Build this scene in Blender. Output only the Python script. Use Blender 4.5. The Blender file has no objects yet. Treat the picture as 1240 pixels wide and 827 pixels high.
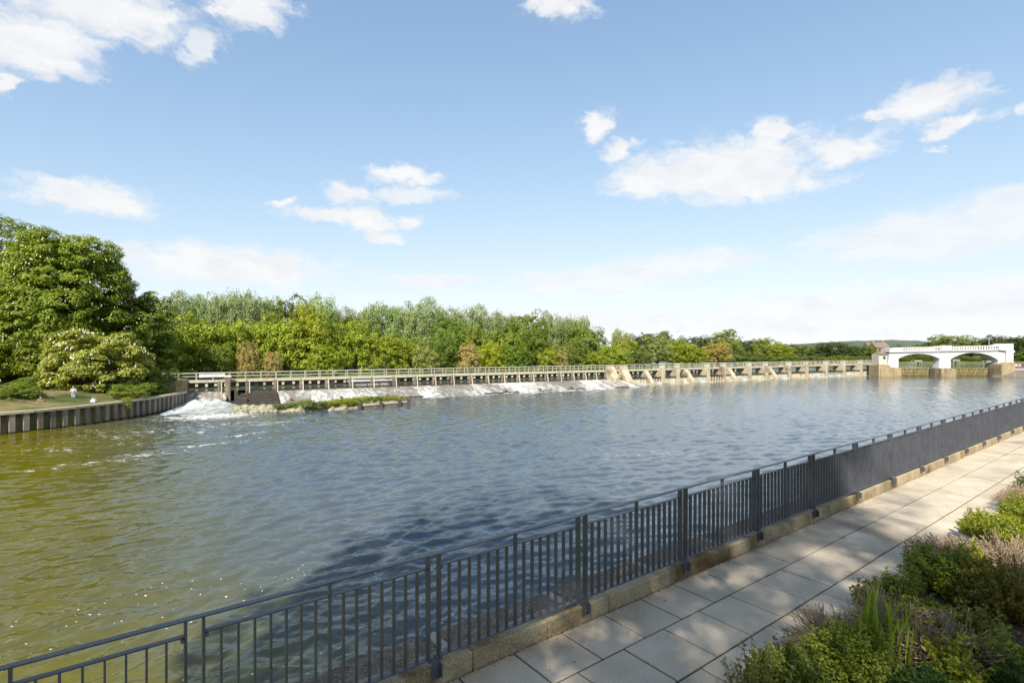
import bpy, bmesh, math, random
import numpy as np
from mathutils import Vector, Matrix, Quaternion

R = math.radians
scene = bpy.context.scene
C = scene.collection
H, FPX, CX, HZ = 8.2, 639.0, 620.0, 421.0        # eye height over the lower river, focal length etc. of the photograph
Z0 = 5.35                                         # riverside path level

def pz(px, py, z):                                # point of the plane z seen at a photo pixel
    Y = FPX * (H - z) / (py - HZ)
    return Vector(((px - CX) / FPX * Y, Y, z))
def pd(px, py, Y):                                # point at distance Y seen at a photo pixel
    return Vector(((px - CX) / FPX * Y, Y, H + (HZ - py) / FPX * Y))

# ------------------------------------------------------------------ materials
def nodes_of(m):
    m.use_nodes = True
    nt = m.node_tree
    nt.nodes.clear()
    return nt
def N(nt, typ, **kw):
    n = nt.nodes.new(typ)
    for k, v in kw.items():
        setattr(n, k, v)
    return n
def L(nt, a, b):
    nt.links.new(a, b)
def ramp(nt, stops, interp='LINEAR'):
    r = N(nt, 'ShaderNodeValToRGB')
    r.color_ramp.interpolation = interp
    e = r.color_ramp.elements
    while len(e) < len(stops):
        e.new(0.5)
    for i, (p, c) in enumerate(stops):
        e[i].position = p
        e[i].color = c if len(c) == 4 else (*c, 1)
    return r
def math_n(nt, op, a, b=None, c=None, clamp=False):
    n = N(nt, 'ShaderNodeMath', operation=op)
    n.use_clamp = clamp
    for i, v in enumerate((a, b, c)):
        if v is None: continue
        if isinstance(v, (int, float)): n.inputs[i].default_value = v
        else: L(nt, v, n.inputs[i])
    return n.outputs[0]
def mixc(nt, fac, a, b, blend='MIX'):
    n = N(nt, 'ShaderNodeMix', data_type='RGBA', blend_type=blend)
    for sock, v in ((n.inputs[0], fac), (n.inputs[6], a), (n.inputs[7], b)):
        if isinstance(v, (int, float)): sock.default_value = v
        elif isinstance(v, tuple): sock.default_value = v if len(v) == 4 else (*v, 1)
        else: L(nt, v, sock)
    return n.outputs[2]
def noise(nt, vec, scale, detail=4, rough=0.55, dist=0.0):
    n = N(nt, 'ShaderNodeTexNoise')
    n.inputs['Scale'].default_value = scale
    n.inputs['Detail'].default_value = detail
    n.inputs['Roughness'].default_value = rough
    n.inputs['Distortion'].default_value = dist
    if vec is not None: L(nt, vec, n.inputs['Vector'])
    return n.outputs['Fac']
def mapping(nt, vec, loc=(0,0,0), rot=(0,0,0), sc=(1,1,1), vt='POINT'):
    n = N(nt, 'ShaderNodeMapping', vector_type=vt)
    n.inputs['Location'].default_value = loc
    n.inputs['Rotation'].default_value = rot
    n.inputs['Scale'].default_value = sc
    L(nt, vec, n.inputs['Vector'])
    return n.outputs[0]

def mat_surface(name, c1, c2, scale=2.0, rough=0.8, spec=0.3, bump=0.3, bscale=None, metal=0.0, speck=None, c3=None,
                island=0.0, stretch=(1,1,1)):
    """two (or three) toned weathered surface: large stains, fine grain, bump"""
    m = bpy.data.materials.new(name)
    nt = nodes_of(m)
    out = N(nt, 'ShaderNodeOutputMaterial')
    p = N(nt, 'ShaderNodeBsdfPrincipled')
    L(nt, p.outputs[0], out.inputs[0])
    geo = N(nt, 'ShaderNodeNewGeometry')
    pos = mapping(nt, geo.outputs['Position'], sc=stretch)
    f = noise(nt, pos, scale, 6, 0.6)
    r = ramp(nt, [(0.32, c1), (0.68, c2)])
    L(nt, f, r.inputs[0])
    col = r.outputs[0]
    if c3:
        f2 = noise(nt, pos, scale * 0.35, 5, 0.65, 0.6)
        k = ramp(nt, [(0.52, (0,0,0)), (0.66, (1,1,1))])
        L(nt, f2, k.inputs[0])
        col = mixc(nt, k.outputs[0], col, c3)
    if speck:
        fs = noise(nt, geo.outputs['Position'], speck[0], 2, 0.5)
        k = ramp(nt, [(0.35, (1-speck[1],)*3), (0.65, (1+speck[1],)*3)])
        L(nt, fs, k.inputs[0])
        col = mixc(nt, 1.0, col, k.outputs[0], 'MULTIPLY')
    if island:
        k = ramp(nt, [(0, (1-island,)*3), (1, (1+island,)*3)])
        L(nt, geo.outputs['Random Per Island'], k.inputs[0])
        col = mixc(nt, 1.0, col, k.outputs[0], 'MULTIPLY')
    L(nt, col, p.inputs['Base Color'])
    p.inputs['Roughness'].default_value = rough
    p.inputs['Metallic'].default_value = metal
    p.inputs['Specular IOR Level'].default_value = spec
    if bump:
        b = N(nt, 'ShaderNodeBump')
        b.inputs['Strength'].default_value = bump
        b.inputs['Distance'].default_value = 0.02
        L(nt, noise(nt, geo.outputs['Position'], bscale or scale * 6, 5, 0.6), b.inputs['Height'])
        L(nt, b.outputs[0], p.inputs['Normal'])
    return m

def mat_leaf(name, transl=0.35, hue_var=0.5, rough=0.5, own=None):
    """foliage: tone differs leaf by leaf; the tree's own hue is its object colour"""
    m = bpy.data.materials.new(name)
    nt = nodes_of(m)
    out = N(nt, 'ShaderNodeOutputMaterial')
    geo = N(nt, 'ShaderNodeNewGeometry')
    oi = N(nt, 'ShaderNodeObjectInfo')
    base = oi.outputs['Color']
    if own:
        rgb = N(nt, 'ShaderNodeRGB'); rgb.outputs[0].default_value = (*own, 1); base = rgb.outputs[0]
    k = ramp(nt, [(0, (0.62, 0.68, 0.6)), (0.5, (1, 1, 1)), (1, (1.38 , 1.28, 1.05))])
    L(nt, geo.outputs['Random Per Island'], k.inputs[0])
    col = mixc(nt, 1.0, base, k.outputs[0], 'MULTIPLY')
    tc = N(nt, 'ShaderNodeTexCoord')
    f = noise(nt, geo.outputs['Position'], 0.22, 3, 0.5)
    k2 = ramp(nt, [(0.3, (0.85, 0.92, 0.9)), (0.7, (1.18, 1.08, 0.95))])
    L(nt, f, k2.inputs[0])
    col = mixc(nt, hue_var, col, mixc(nt, 1.0, col, k2.outputs[0], 'MULTIPLY'))
    p = N(nt, 'ShaderNodeBsdfPrincipled')
    L(nt, col, p.inputs['Base Color'])
    p.inputs['Roughness'].default_value = rough
    p.inputs['Specular IOR Level'].default_value = 0.25
    t = N(nt, 'ShaderNodeBsdfTranslucent')
    L(nt, mixc(nt, 1.0, col, (1.35, 1.25, 0.5), 'MULTIPLY'), t.inputs[0])
    mx = N(nt, 'ShaderNodeMixShader')
    mx.inputs[0].default_value = transl
    L(nt, p.outputs[0], mx.inputs[1]); L(nt, t.outputs[0], mx.inputs[2])
    L(nt, mx.outputs[0], out.inputs[0])
    return m

def mat_plain(name, c, rough=0.6, spec=0.4, metal=0.0):
    m = bpy.data.materials.new(name)
    nt = nodes_of(m)
    out = N(nt, 'ShaderNodeOutputMaterial')
    p = N(nt, 'ShaderNodeBsdfPrincipled')
    L(nt, p.outputs[0], out.inputs[0])
    geo = N(nt, 'ShaderNodeNewGeometry')
    f = noise(nt, geo.outputs['Position'], 9, 3)
    r = ramp(nt, [(0.3, tuple(x * 0.85 for x in c)), (0.7, tuple(min(1, x * 1.1) for x in c))])
    L(nt, f, r.inputs[0])
    L(nt, r.outputs[0], p.inputs['Base Color'])
    p.inputs['Roughness'].default_value = rough
    p.inputs['Specular IOR Level'].default_value = spec
    p.inputs['Metallic'].default_value = metal
    return m

M = {}
M['leaf'] = mat_leaf('leaf')
M['reed'] = mat_surface('reedy_bank', (0.075, 0.085, 0.028), (0.13, 0.14, 0.05), 0.25, 0.9, 0.1, 0.8, 3, c3=(0.17, 0.18, 0.07))
M['grass'] = mat_surface('grass_ground', (0.08, 0.115, 0.025), (0.14, 0.18, 0.05), 0.6, 0.9, 0.1, 0.8, 6)
M['earth'] = mat_surface('bank_earth', (0.26, 0.18, 0.10), (0.09, 0.11, 0.03), 0.35, 0.95, 0.1, 0.8, 5, c3=(0.05, 0.075, 0.02))
M['hill'] = mat_surface('hill_wood', (0.075, 0.095, 0.075), (0.11, 0.13, 0.10), 0.03, 0.95, 0.1, 0.5, 0.2)
M['bark'] = mat_surface('bark', (0.07, 0.055, 0.04), (0.15, 0.12, 0.09), 3, 0.9, 0.1, 0.6, stretch=(1, 1, 0.2))
M['slab'] = mat_surface('paving_slab', (0.415, 0.35, 0.262), (0.545, 0.465, 0.355), 1.7, 0.85, 0.2, 0.4, 160, speck=(120, 0.22),
                        c3=(0.31, 0.25, 0.18), island=0.10)
M['joint'] = mat_surface('joint_sand', (0.018, 0.015, 0.012), (0.04, 0.033, 0.025), 9, 0.95, 0.1, 0.5)
M['kerb'] = mat_surface('kerb_concrete', (0.28, 0.215, 0.12), (0.43, 0.355, 0.235), 2.4, 0.9, 0.2, 0.6, 40, speck=(60, 0.25), c3=(0.13, 0.088, 0.04))
M['ledge'] = mat_surface('coping_gravel', (0.125, 0.096, 0.064), (0.25, 0.205, 0.15), 5, 0.95, 0.2, 1.0, 50, speck=(55, 0.45))
M['ledge_joint'] = mat_surface('coping_joint', (0.30, 0.27, 0.23), (0.42, 0.38, 0.32), 8, 0.9, 0.2, 0.5, 40)
M['rail'] = mat_surface('rail_paint', (0.058, 0.061, 0.074), (0.088, 0.092, 0.106), 5, 0.40, 0.5, 0.12, 120, speck=(90, 0.12))
M['steel'] = mat_surface('bolt_steel', (0.25, 0.25, 0.26), (0.4, 0.4, 0.4), 20, 0.4, 0.5, 0.1, metal=0.8)
M['pile'] = mat_surface('sheet_pile', (0.15, 0.125, 0.095), (0.27, 0.235, 0.185), 1.2, 0.75, 0.3, 0.4, 12, stretch=(1, 1, 0.25), c3=(0.12, 0.095, 0.07))
M['piledark'] = mat_surface('sheet_pile_waterline', (0.03, 0.03, 0.02), (0.07, 0.06, 0.04), 2.0, 0.6, 0.4, 0.4, 12)
M['cap'] = mat_surface('pile_cap', (0.33, 0.30, 0.22), (0.45, 0.41, 0.30), 1.5, 0.85, 0.2, 0.4, 12)
M['stone'] = mat_surface('weir_stone', (0.34, 0.285, 0.19), (0.50, 0.44, 0.32), 0.9, 0.85, 0.2, 0.5, 6, c3=(0.20, 0.155, 0.09))
M['stonewet'] = mat_surface('stained_stone', (0.23, 0.175, 0.09), (0.38, 0.30, 0.17), 0.8, 0.8, 0.3, 0.5, 6, c3=(0.14, 0.10, 0.045), stretch=(1, 1, 0.5))
M['white'] = mat_surface('white_paint', (0.50, 0.49, 0.465), (0.60, 0.59, 0.565), 0.5, 0.6, 0.3, 0.1, 8)
M['cream'] = mat_surface('cream_paint', (0.42, 0.39, 0.31), (0.56, 0.53, 0.44), 1.0, 0.7, 0.3, 0.2, 8)
M['railgrey'] = mat_surface('weathered_rail', (0.27, 0.255, 0.20), (0.40, 0.38, 0.31), 1.5, 0.8, 0.2, 0.3, 10)
M['timber'] = mat_surface('weathered_timber', (0.13, 0.10, 0.07), (0.27, 0.22, 0.16), 2.0, 0.85, 0.2, 0.5, 14, stretch=(1, 1, 0.25))
M['timberpale'] = mat_surface('pale_timber', (0.36, 0.32, 0.25), (0.52, 0.47, 0.38), 2.0, 0.85, 0.2, 0.4, 14)
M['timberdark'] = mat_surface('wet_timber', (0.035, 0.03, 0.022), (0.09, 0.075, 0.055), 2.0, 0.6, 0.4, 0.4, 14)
M['gate'] = mat_surface('gate_timber', (0.40, 0.36, 0.24), (0.58, 0.53, 0.38), 1.5, 0.8, 0.2, 0.4, 10, stretch=(1, 1, 0.3), c3=(0.26, 0.21, 0.10))
M['ochre'] = mat_surface('ochre_steel', (0.21, 0.17, 0.06), (0.34, 0.28, 0.13), 1.5, 0.7, 0.3, 0.3, 10)
M['ochredark'] = mat_surface('ochre_steel_stained', (0.10, 0.085, 0.03), (0.20, 0.16, 0.06), 1.0, 0.7, 0.3, 0.3, 10)
M['stonepale'] = mat_surface('rubble', (0.17, 0.165, 0.10), (0.36, 0.33, 0.235), 1.8, 0.9, 0.15, 0.6, 9, island=0.25)
M['soil'] = mat_surface('bed_soil', (0.035, 0.027, 0.02), (0.085, 0.065, 0.05), 6, 0.95, 0.1, 1.0, 30, speck=(50, 0.4))
M['twig'] = mat_surface('dry_twig', (0.24, 0.165, 0.10), (0.42, 0.32, 0.22), 9, 0.9, 0.1, 0.0, island=0.35)
M['twiggreen'] = mat_surface('green_stem', (0.10, 0.10, 0.035), (0.17, 0.15, 0.06), 9, 0.8, 0.1, 0.0, island=0.25)
M['brick'] = mat_surface('house_brick', (0.26, 0.15, 0.10), (0.36, 0.24, 0.16), 0.7, 0.85, 0.2, 0.3, 5)
M['tile'] = mat_surface('roof_tile', (0.15, 0.115, 0.085), (0.22, 0.17, 0.13), 0.8, 0.85, 0.2, 0.4, 5)
M['glass'] = mat_plain('window_glass', (0.05, 0.06, 0.07), 0.1, 0.6)
M['red'] = mat_plain('red_paint', (0.26, 0.10, 0.085), 0.5)
M['blossom'] = mat_plain('chestnut_blossom', (0.72, 0.68, 0.50), 0.8, 0.1)
M['skin'] = mat_plain('skin', (0.50, 0.32, 0.23), 0.55)
M['hair'] = mat_plain('hair', (0.05, 0.035, 0.025), 0.6)
M['cloth_pale'] = mat_plain('pale_cloth', (0.42, 0.43, 0.46), 0.9, 0.1)
M['cloth_grey'] = mat_plain('grey_cloth', (0.34, 0.35, 0.39), 0.9, 0.1)
M['cloth_pink'] = mat_plain('pink_cloth', (0.55, 0.36, 0.33), 0.9, 0.1)
M['cloth_dark'] = mat_plain('dark_cloth', (0.06, 0.06, 0.08), 0.9, 0.1)
M['bag'] = mat_plain('white_bag', (0.50, 0.53, 0.60), 0.6)
M['shoe'] = mat_plain('shoe', (0.12, 0.10, 0.09), 0.7)
M['grit'] = mat_surface('grit', (0.30, 0.22, 0.12), (0.55, 0.43, 0.26), 30, 0.95, 0.1, 0.0, island=0.4)

# ------------------------------------------------------------------ object helpers
def link(o, parent=None):
    C.objects.link(o)
    if parent is not None: o.parent = parent
    return o
def empty(name, loc=(0, 0, 0), rz=0.0, parent=None):
    o = bpy.data.objects.new(name, None)
    o.empty_display_size = 0.3
    o.location = loc; o.rotation_euler = (0, 0, rz)
    return link(o, parent)
def tag(o, label=None, cat=None, group=None, kind=None):
    if label: o['label'] = label
    if cat: o['category'] = cat
    if group: o['group'] = group
    if kind: o['kind'] = kind
    return o
def mesh_np(name, V, F, smooth=False):
    """V (n,3) array, F (m,k) array of equal sided faces"""
    me = bpy.data.meshes.new(name)
    V = np.asarray(V, np.float32); F = np.asarray(F, np.int32)
    m, k = F.shape
    me.vertices.add(len(V)); me.vertices.foreach_set('co', V.ravel())
    me.loops.add(m * k); me.loops.foreach_set('vertex_index', F.ravel())
    me.polygons.add(m); me.polygons.foreach_set('loop_start', np.arange(0, m * k, k, dtype=np.int32))
    me.polygons.foreach_set('loop_total', np.full(m, k, np.int32))
    if smooth: me.polygons.foreach_set('use_smooth', np.ones(m, bool))
    me.update(calc_edges=True)
    return me
def obj_np(name, V, F, mat, parent=None, smooth=False):
    me = mesh_np(name, V, F, smooth)
    me.materials.append(mat)
    return link(bpy.data.objects.new(name, me), parent)

class MB:
    """collects solid shapes; build() links them as ONE mesh object"""
    def __init__(s):
        s.v, s.f, s.m, s.sm = [], [], [], []
    def add(s, vs, fs, mi=0, smooth=False):
        b = len(s.v)
        s.v += [tuple(v) for v in vs]
        for f in fs:
            s.f.append(tuple(b + i for i in f)); s.m.append(mi); s.sm.append(smooth)
        return s
    def box(s, c, d, rz=0.0, mi=0, rot=None, bev=0.0):
        hx, hy, hz = d[0] / 2, d[1] / 2, d[2] / 2
        rm = rot or Matrix.Rotation(rz, 3, 'Z')
        if bev <= 0:
            vs = [Vector((x, y, z)) for z in (-hz, hz) for y in (-hy, hy) for x in (-hx, hx)]
            fs = [(0, 2, 3, 1), (4, 5, 7, 6), (0, 1, 5, 4), (2, 6, 7, 3), (0, 4, 6, 2), (1, 3, 7, 5)]
        else:
            b = min(bev, hx * 0.45, hy * 0.45, hz * 0.45)
            bm = bmesh.new()
            bmesh.ops.create_cube(bm, size=1)
            for v in bm.verts: v.co = Vector((v.co.x * 2 * hx, v.co.y * 2 * hy, v.co.z * 2 * hz))
            bmesh.ops.bevel(bm, geom=bm.edges[:], offset=b, segments=1, affect='EDGES', profile=0.5)
            bm.verts.index_update()
            vs = [v.co.copy() for v in bm.verts]; fs = [tuple(v.index for v in f.verts) for f in bm.faces]
            bm.free()
        c = Vector(c)
        return s.add([rm @ v + c for v in vs], fs, mi)
    def bar(s, a, b, w, h, mi=0):
        """square bar from a to b, w across, h the other way"""
        a, b = Vector(a), Vector(b)
        d = (b - a); ln = d.length; d.normalize()
        up = Vector((0, 0, 1)) if abs(d.z) < 0.95 else Vector((0, 1, 0))
        x = d.cross(up).normalized(); z = x.cross(d)
        rot = Matrix((x, d, z)).transposed()
        return s.box((a + b) / 2, (w, ln, h), mi=mi, rot=rot)
    def tube(s, pts, rad, n=8, mi=0, caps=True, smooth=True):
        pts = [Vector(p) for p in pts]
        if isinstance(rad, (int, float)): rad = [rad] * len(pts)
        vs, fs = [], []
        prev = None
        for i, p in enumerate(pts):
            t = (pts[min(i + 1, len(pts) - 1)] - pts[max(i - 1, 0)]).normalized()
            if prev is None:
                a = Vector((0, 0, 1)) if abs(t.z) < 0.9 else Vector((1, 0, 0))
                x = t.cross(a).normalized()
            else:
                x = (prev - t * prev.dot(t)).normalized()
            prev = x
            y = t.cross(x)
            for k in range(n):
                a = 2 * math.pi * k / n
                vs.append(p + (x * math.cos(a) + y * math.sin(a)) * rad[i])
        for i in range(len(pts) - 1):
            for k in range(n):
                k2 = (k + 1) % n
                fs.append((i * n + k, i * n + k2, (i + 1) * n + k2, (i + 1) * n + k))
        if caps:
            fs.append(tuple(range(n - 1, -1, -1)))
            fs.append(tuple((len(pts) - 1) * n + k for k in range(n)))
        return s.add(vs, fs, mi, smooth)
    def prism(s, outline, axis_o, ax, ay, depth, mi=0):
        """outline of (u,v) pairs in the plane (ax,ay) at axis_o, pushed along depth (vector)"""
        o, ax, ay, dp = Vector(axis_o), Vector(ax), Vector(ay), Vector(depth)
        n = len(outline)
        a = [o + ax * u + ay * v for u, v in outline]
        b = [p + dp for p in a]
        fs = [tuple(range(n)), tuple(range(2 * n - 1, n - 1, -1))]
        for i in range(n):
            j = (i + 1) % n
            fs.append((i, n + i, n + j, j))
        return s.add(a + b, fs, mi)
    def ball(s, c, r, mi=0, seg=10, rings=7, sc=(1, 1, 1)):
        vs, fs = [], []
        c = Vector(c)
        vs.append(c + Vector((0, 0, r * sc[2])))
        for i in range(1, rings):
            th = math.pi * i / rings
            for k in range(seg):
                a = 2 * math.pi * k / seg
                vs.append(c + Vector((math.sin(th) * math.cos(a) * r * sc[0], math.sin(th) * math.sin(a) * r * sc[1], math.cos(th) * r * sc[2])))
        vs.append(c - Vector((0, 0, r * sc[2])))
        for k in range(seg): fs.append((0, 1 + k, 1 + (k + 1) % seg))
        for i in range(rings - 2):
            for k in range(seg):
                k2 = (k + 1) % seg
                fs.append((1 + i * seg + k, 1 + (i + 1) * seg + k, 1 + (i + 1) * seg + k2, 1 + i * seg + k2))
        e = len(vs) - 1
        for k in range(seg): fs.append((e, 1 + (rings - 2) * seg + (k + 1) % seg, 1 + (rings - 2) * seg + k))
        return s.add(vs, fs, mi, True)
    def build(s, name, mats, parent=None):
        me = bpy.data.meshes.new(name)
        me.from_pydata(s.v, [], s.f)
        for m in (mats if isinstance(mats, (list, tuple)) else [mats]): me.materials.append(m)
        me.polygons.foreach_set('material_index', s.m)
        me.polygons.foreach_set('use_smooth', s.sm)
        bm = bmesh.new(); bm.from_mesh(me)
        bmesh.ops.recalc_face_normals(bm, faces=bm.faces[:])
        bm.to_mesh(me); bm.free()
        me.update()
        return link(bpy.data.objects.new(name, me), parent)

def copy_part(o, parent, loc=None):
    c = o.copy(); C.objects.link(c); c.parent = parent
    if loc is not None: c.location = loc
    return c
def copy_tree(o, parent=None):
    kids = list(o.children)
    c = o.copy(); C.objects.link(c); c.parent = parent
    for k in kids: copy_tree(k, c)
    return c

# ------------------------------------------------------------------ camera, light, sky
cam = bpy.data.cameras.new('camera')
cam.sensor_width = 36; cam.lens = 36 * FPX / 1240
cam.shift_y = (HZ - 413.5) / 1240
cam.clip_start = 0.05; cam.clip_end = 9000
co = link(bpy.data.objects.new('camera', cam))
co.location = (0, 0, H); co.rotation_euler = (R(90), 0, 0)
scene.camera = co

SUN_EL = R(43)
saz = math.atan2(-0.27, -0.963)                   # from +Y towards +X
S = Vector((math.sin(saz) * math.cos(SUN_EL), math.cos(saz) * math.cos(SUN_EL), math.sin(SUN_EL)))
sl = bpy.data.lights.new('sun', 'SUN'); sl.energy = 3.75; sl.angle = R(0.53); sl.color = (1.0, 0.94, 0.835)
so = link(bpy.data.objects.new('sun', sl)); so.location = (0, -30, 60)
so.rotation_euler = (-S).to_track_quat('-Z', 'Y').to_euler()

w = bpy.data.worlds.new('World'); scene.world = w
w.use_nodes = True
nt = w.node_tree; nt.nodes.clear()
wo = N(nt, 'ShaderNodeOutputWorld')
sky = N(nt, 'ShaderNodeTexSky', sky_type='NISHITA')
sky.sun_disc = False; sky.sun_elevation = SUN_EL; sky.sun_rotation = saz % (2 * math.pi)
sky.altitude = 20; sky.air_density = 1.0; sky.dust_density = 0.1; sky.ozone_density = 1.2
SKY_STRENGTH = 0.13
bg = N(nt, 'ShaderNodeBackground'); bg.inputs[1].default_value = SKY_STRENGTH
K_ = SKY_STRENGTH * 2 ** 0.95
sc_ = N(nt, 'ShaderNodeSeparateColor'); L(nt, sky.outputs[0], sc_.inputs[0])
cc_ = N(nt, 'ShaderNodeCombineColor')
for i_ in range(3):                               # film-like shoulder, so that the bright rim of the sky keeps its colour
    e_ = math_n(nt, 'EXPONENT', math_n(nt, 'MULTIPLY', sc_.outputs[i_], -1.25 * K_))
    L(nt, math_n(nt, 'MULTIPLY', math_n(nt, 'SUBTRACT', 1.0, e_), (0.935, 0.98, 1.055)[i_] / K_), cc_.inputs[i_])
L(nt, cc_.outputs[0], bg.inputs[0])
# clouds: patches of vapour at their own azimuth and elevation
tc = N(nt, 'ShaderNodeTexCoord')
nv = N(nt, 'ShaderNodeVectorMath', operation='NORMALIZE'); L(nt, tc.outputs['Generated'], nv.inputs[0])
sx = N(nt, 'ShaderNodeSeparateXYZ'); L(nt, nv.outputs[0], sx.inputs[0])
az = math_n(nt, 'ARCTAN2', sx.outputs[0], sx.outputs[1])
el = math_n(nt, 'ARCSINE', sx.outputs[2])
cv0 = N(nt, 'ShaderNodeCombineXYZ'); L(nt, az, cv0.inputs[0]); L(nt, el, cv0.inputs[1])
wn = N(nt, 'ShaderNodeTexNoise'); wn.inputs['Scale'].default_value = 26; wn.inputs['Detail'].default_value = 7; wn.inputs['Roughness'].default_value = 0.62
L(nt, mapping(nt, cv0.outputs[0], sc=(1, 1.5, 1)), wn.inputs['Vector'])
wv = N(nt, 'ShaderNodeVectorMath', operation='SUBTRACT'); L(nt, wn.outputs['Color'], wv.inputs[0]); wv.inputs[1].default_value = (0.5, 0.5, 0.5)
wm_ = N(nt, 'ShaderNodeVectorMath', operation='MULTIPLY'); L(nt, wv.outputs[0], wm_.inputs[0]); wm_.inputs[1].default_value = (0.085, 0.04, 0)
cv = N(nt, 'ShaderNodeVectorMath', operation='ADD'); L(nt, cv0.outputs[0], cv.inputs[0]); L(nt, wm_.outputs[0], cv.inputs[1])
def azel(px, py):
    x, y, z = (px - CX) / FPX, 1.0, (HZ - py) / FPX
    return math.atan2(x, y), math.asin(z / math.sqrt(x * x + 1 + z * z))
def blobs(lst):
    out = None
    for (px, py, a, b, rot) in lst:
        c = azel(px, py)
        ca, cb = azel(px + a * math.cos(R(rot)), py + a * math.sin(R(rot))), azel(px - a * math.cos(R(rot)), py - a * math.sin(R(rot)))
        dx, dy = (ca[0] - cb[0]) / 2, (ca[1] - cb[1]) / 2
        ra, ang = math.hypot(dx, dy), math.atan2(dy, dx)
        e1, e2 = azel(px, py - b), azel(px, py + b)
        rb = (e1[1] - e2[1]) / 2
        v = mapping(nt, cv.outputs[0], (c[0], c[1], 0), (0, 0, ang), (ra, rb, 1), 'TEXTURE')
        ln = N(nt, 'ShaderNodeVectorMath', operation='LENGTH'); L(nt, v, ln.inputs[0])
        d = math_n(nt, 'SUBTRACT', 1.0, ln.outputs['Value'])
        out = d if out is None else math_n(nt, 'SMOOTH_MAX', out, d, 0.18)
    return out
crisp = blobs([(38, 48, 105, 42, 4), (140, 18, 125, 34, 10), (300, 6, 58, 30, 8), (45, 72, 85, 24, 12), (8, 100, 22, 14, 0),
               (105, 240, 92, 20, 7), (60, 234, 50, 18, 6), (150, 249, 52, 15, 8), (490, 213, 44, 13, 4), (424, 236, 30, 14, 10), (408, 261, 66, 10, 3), (452, 270, 34, 18, 8),
               (494, 271, 24, 9, -4), (461, 288, 24, 8, 3), (343, 244, 17, 6, -8), (278, 322, 150, 26, 4), (678, 6, 44, 20, 0),
               (722, 152, 24, 21, -30), (747, 183, 28, 14, -24), (880, 200, 135, 34, -7), (782, 219, 52, 24, 0), (1025, 184, 56, 17, -12),
               (937, 157, 30, 15, 5), (895, 222, 120, 24, -4), (1120, 125, 72, 26, -14), (1060, 142, 28, 7, 4), (1162, 150, 52, 11, -18)])
soft = blobs([(1120, 285, 155, 34, -7), (1215, 268, 80, 34, -6), (1065, 300, 90, 18, -6), (838, 316, 82, 15, -5), (715, 340, 100, 17, -3), (785, 326, 60, 16, 0),
              (1060, 372, 240, 24, -3), (1170, 350, 130, 15, -4), (960, 392, 230, 22, 0), (520, 340, 60, 9, 0), (620, 390, 260, 16, 0), (1133, 181, 14, 5, 0), (1235, 133, 14, 8, 0), (500, 236, 50, 10, 0), (240, 58, 22, 16, -30), (1240, 235, 40, 12, 0)])
nvec = mapping(nt, cv.outputs[0], sc=(1.0, 2.1, 1))
n1 = noise(nt, nvec, 21, 9, 0.62, 0.2)
n2 = noise(nt, mapping(nt, cv.outputs[0], rot=(0, 0, 0.15), sc=(1.0, 3.2, 1)), 9, 8, 0.62, 0.3)
def smooth(x, a, b):
    n = N(nt, 'ShaderNodeMapRange', interpolation_type='SMOOTHSTEP')
    n.inputs[1].default_value = a; n.inputs[2].default_value = b
    L(nt, x, n.inputs[0]); return n.outputs[0]
c1 = smooth(math_n(nt, 'ADD', crisp, math_n(nt, 'MULTIPLY', math_n(nt, 'SUBTRACT', n1, 0.5), 1.7)), -0.28, 0.62)
c2 = math_n(nt, 'MULTIPLY', smooth(math_n(nt, 'ADD', soft, math_n(nt, 'MULTIPLY', math_n(nt, 'SUBTRACT', n2, 0.5), 2.2)), -0.36, 0.55), 0.78)
# broken cloud added to the unseen sky, brightening and neutralising the fill
n3 = noise(nt, mapping(nt, nv.outputs[0], sc=(1, 1, 1.6)), 3.2, 7, 0.6, 0.4)
c3 = math_n(nt, 'MULTIPLY', smooth(n3, 0.46, 0.62), smooth(math_n(nt, 'MULTIPLY', sx.outputs[1], -1.0), -0.52, -0.2))
dens = math_n(nt, 'MULTIPLY', math_n(nt, 'MAXIMUM', math_n(nt, 'MAXIMUM', c1, c2), c3), 0.94)
shade = ramp(nt, [(0.25, (0.86, 0.88, 0.92)), (0.6, (1.0, 1.0, 1.0))])
L(nt, noise(nt, mapping(nt, cv.outputs[0], loc=(0.0, 0.02, 0), sc=(1, 2.4, 1)), 15, 6, 0.55), shade.inputs[0])
bgc = N(nt, 'ShaderNodeBackground'); L(nt, shade.outputs[0], bgc.inputs[0]); bgc.inputs[1].default_value = 0.455
mx = N(nt, 'ShaderNodeMixShader')
L(nt, dens, mx.inputs[0]); L(nt, bg.outputs[0], mx.inputs[1]); L(nt, bgc.outputs[0], mx.inputs[2])
L(nt, mx.outputs[0], wo.inputs[0])

vs = scene.view_settings
scene.display_settings.display_device = 'sRGB'
vs.view_transform = 'Standard'; vs.look = 'None'; vs.gamma = 1; vs.use_curve_mapping = False
vs.exposure = 1.1
scene.cycles.max_bounces = 6; scene.cycles.diffuse_bounces = 3; scene.cycles.glossy_bounces = 3; scene.cycles.transmission_bounces = 4
scene.cycles.use_denoising = True
try: scene.cycles.denoiser = 'OPENIMAGEDENOISE'
except Exception: pass
scene.cycles.caustics_reflective = False; scene.cycles.caustics_refractive = False

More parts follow.
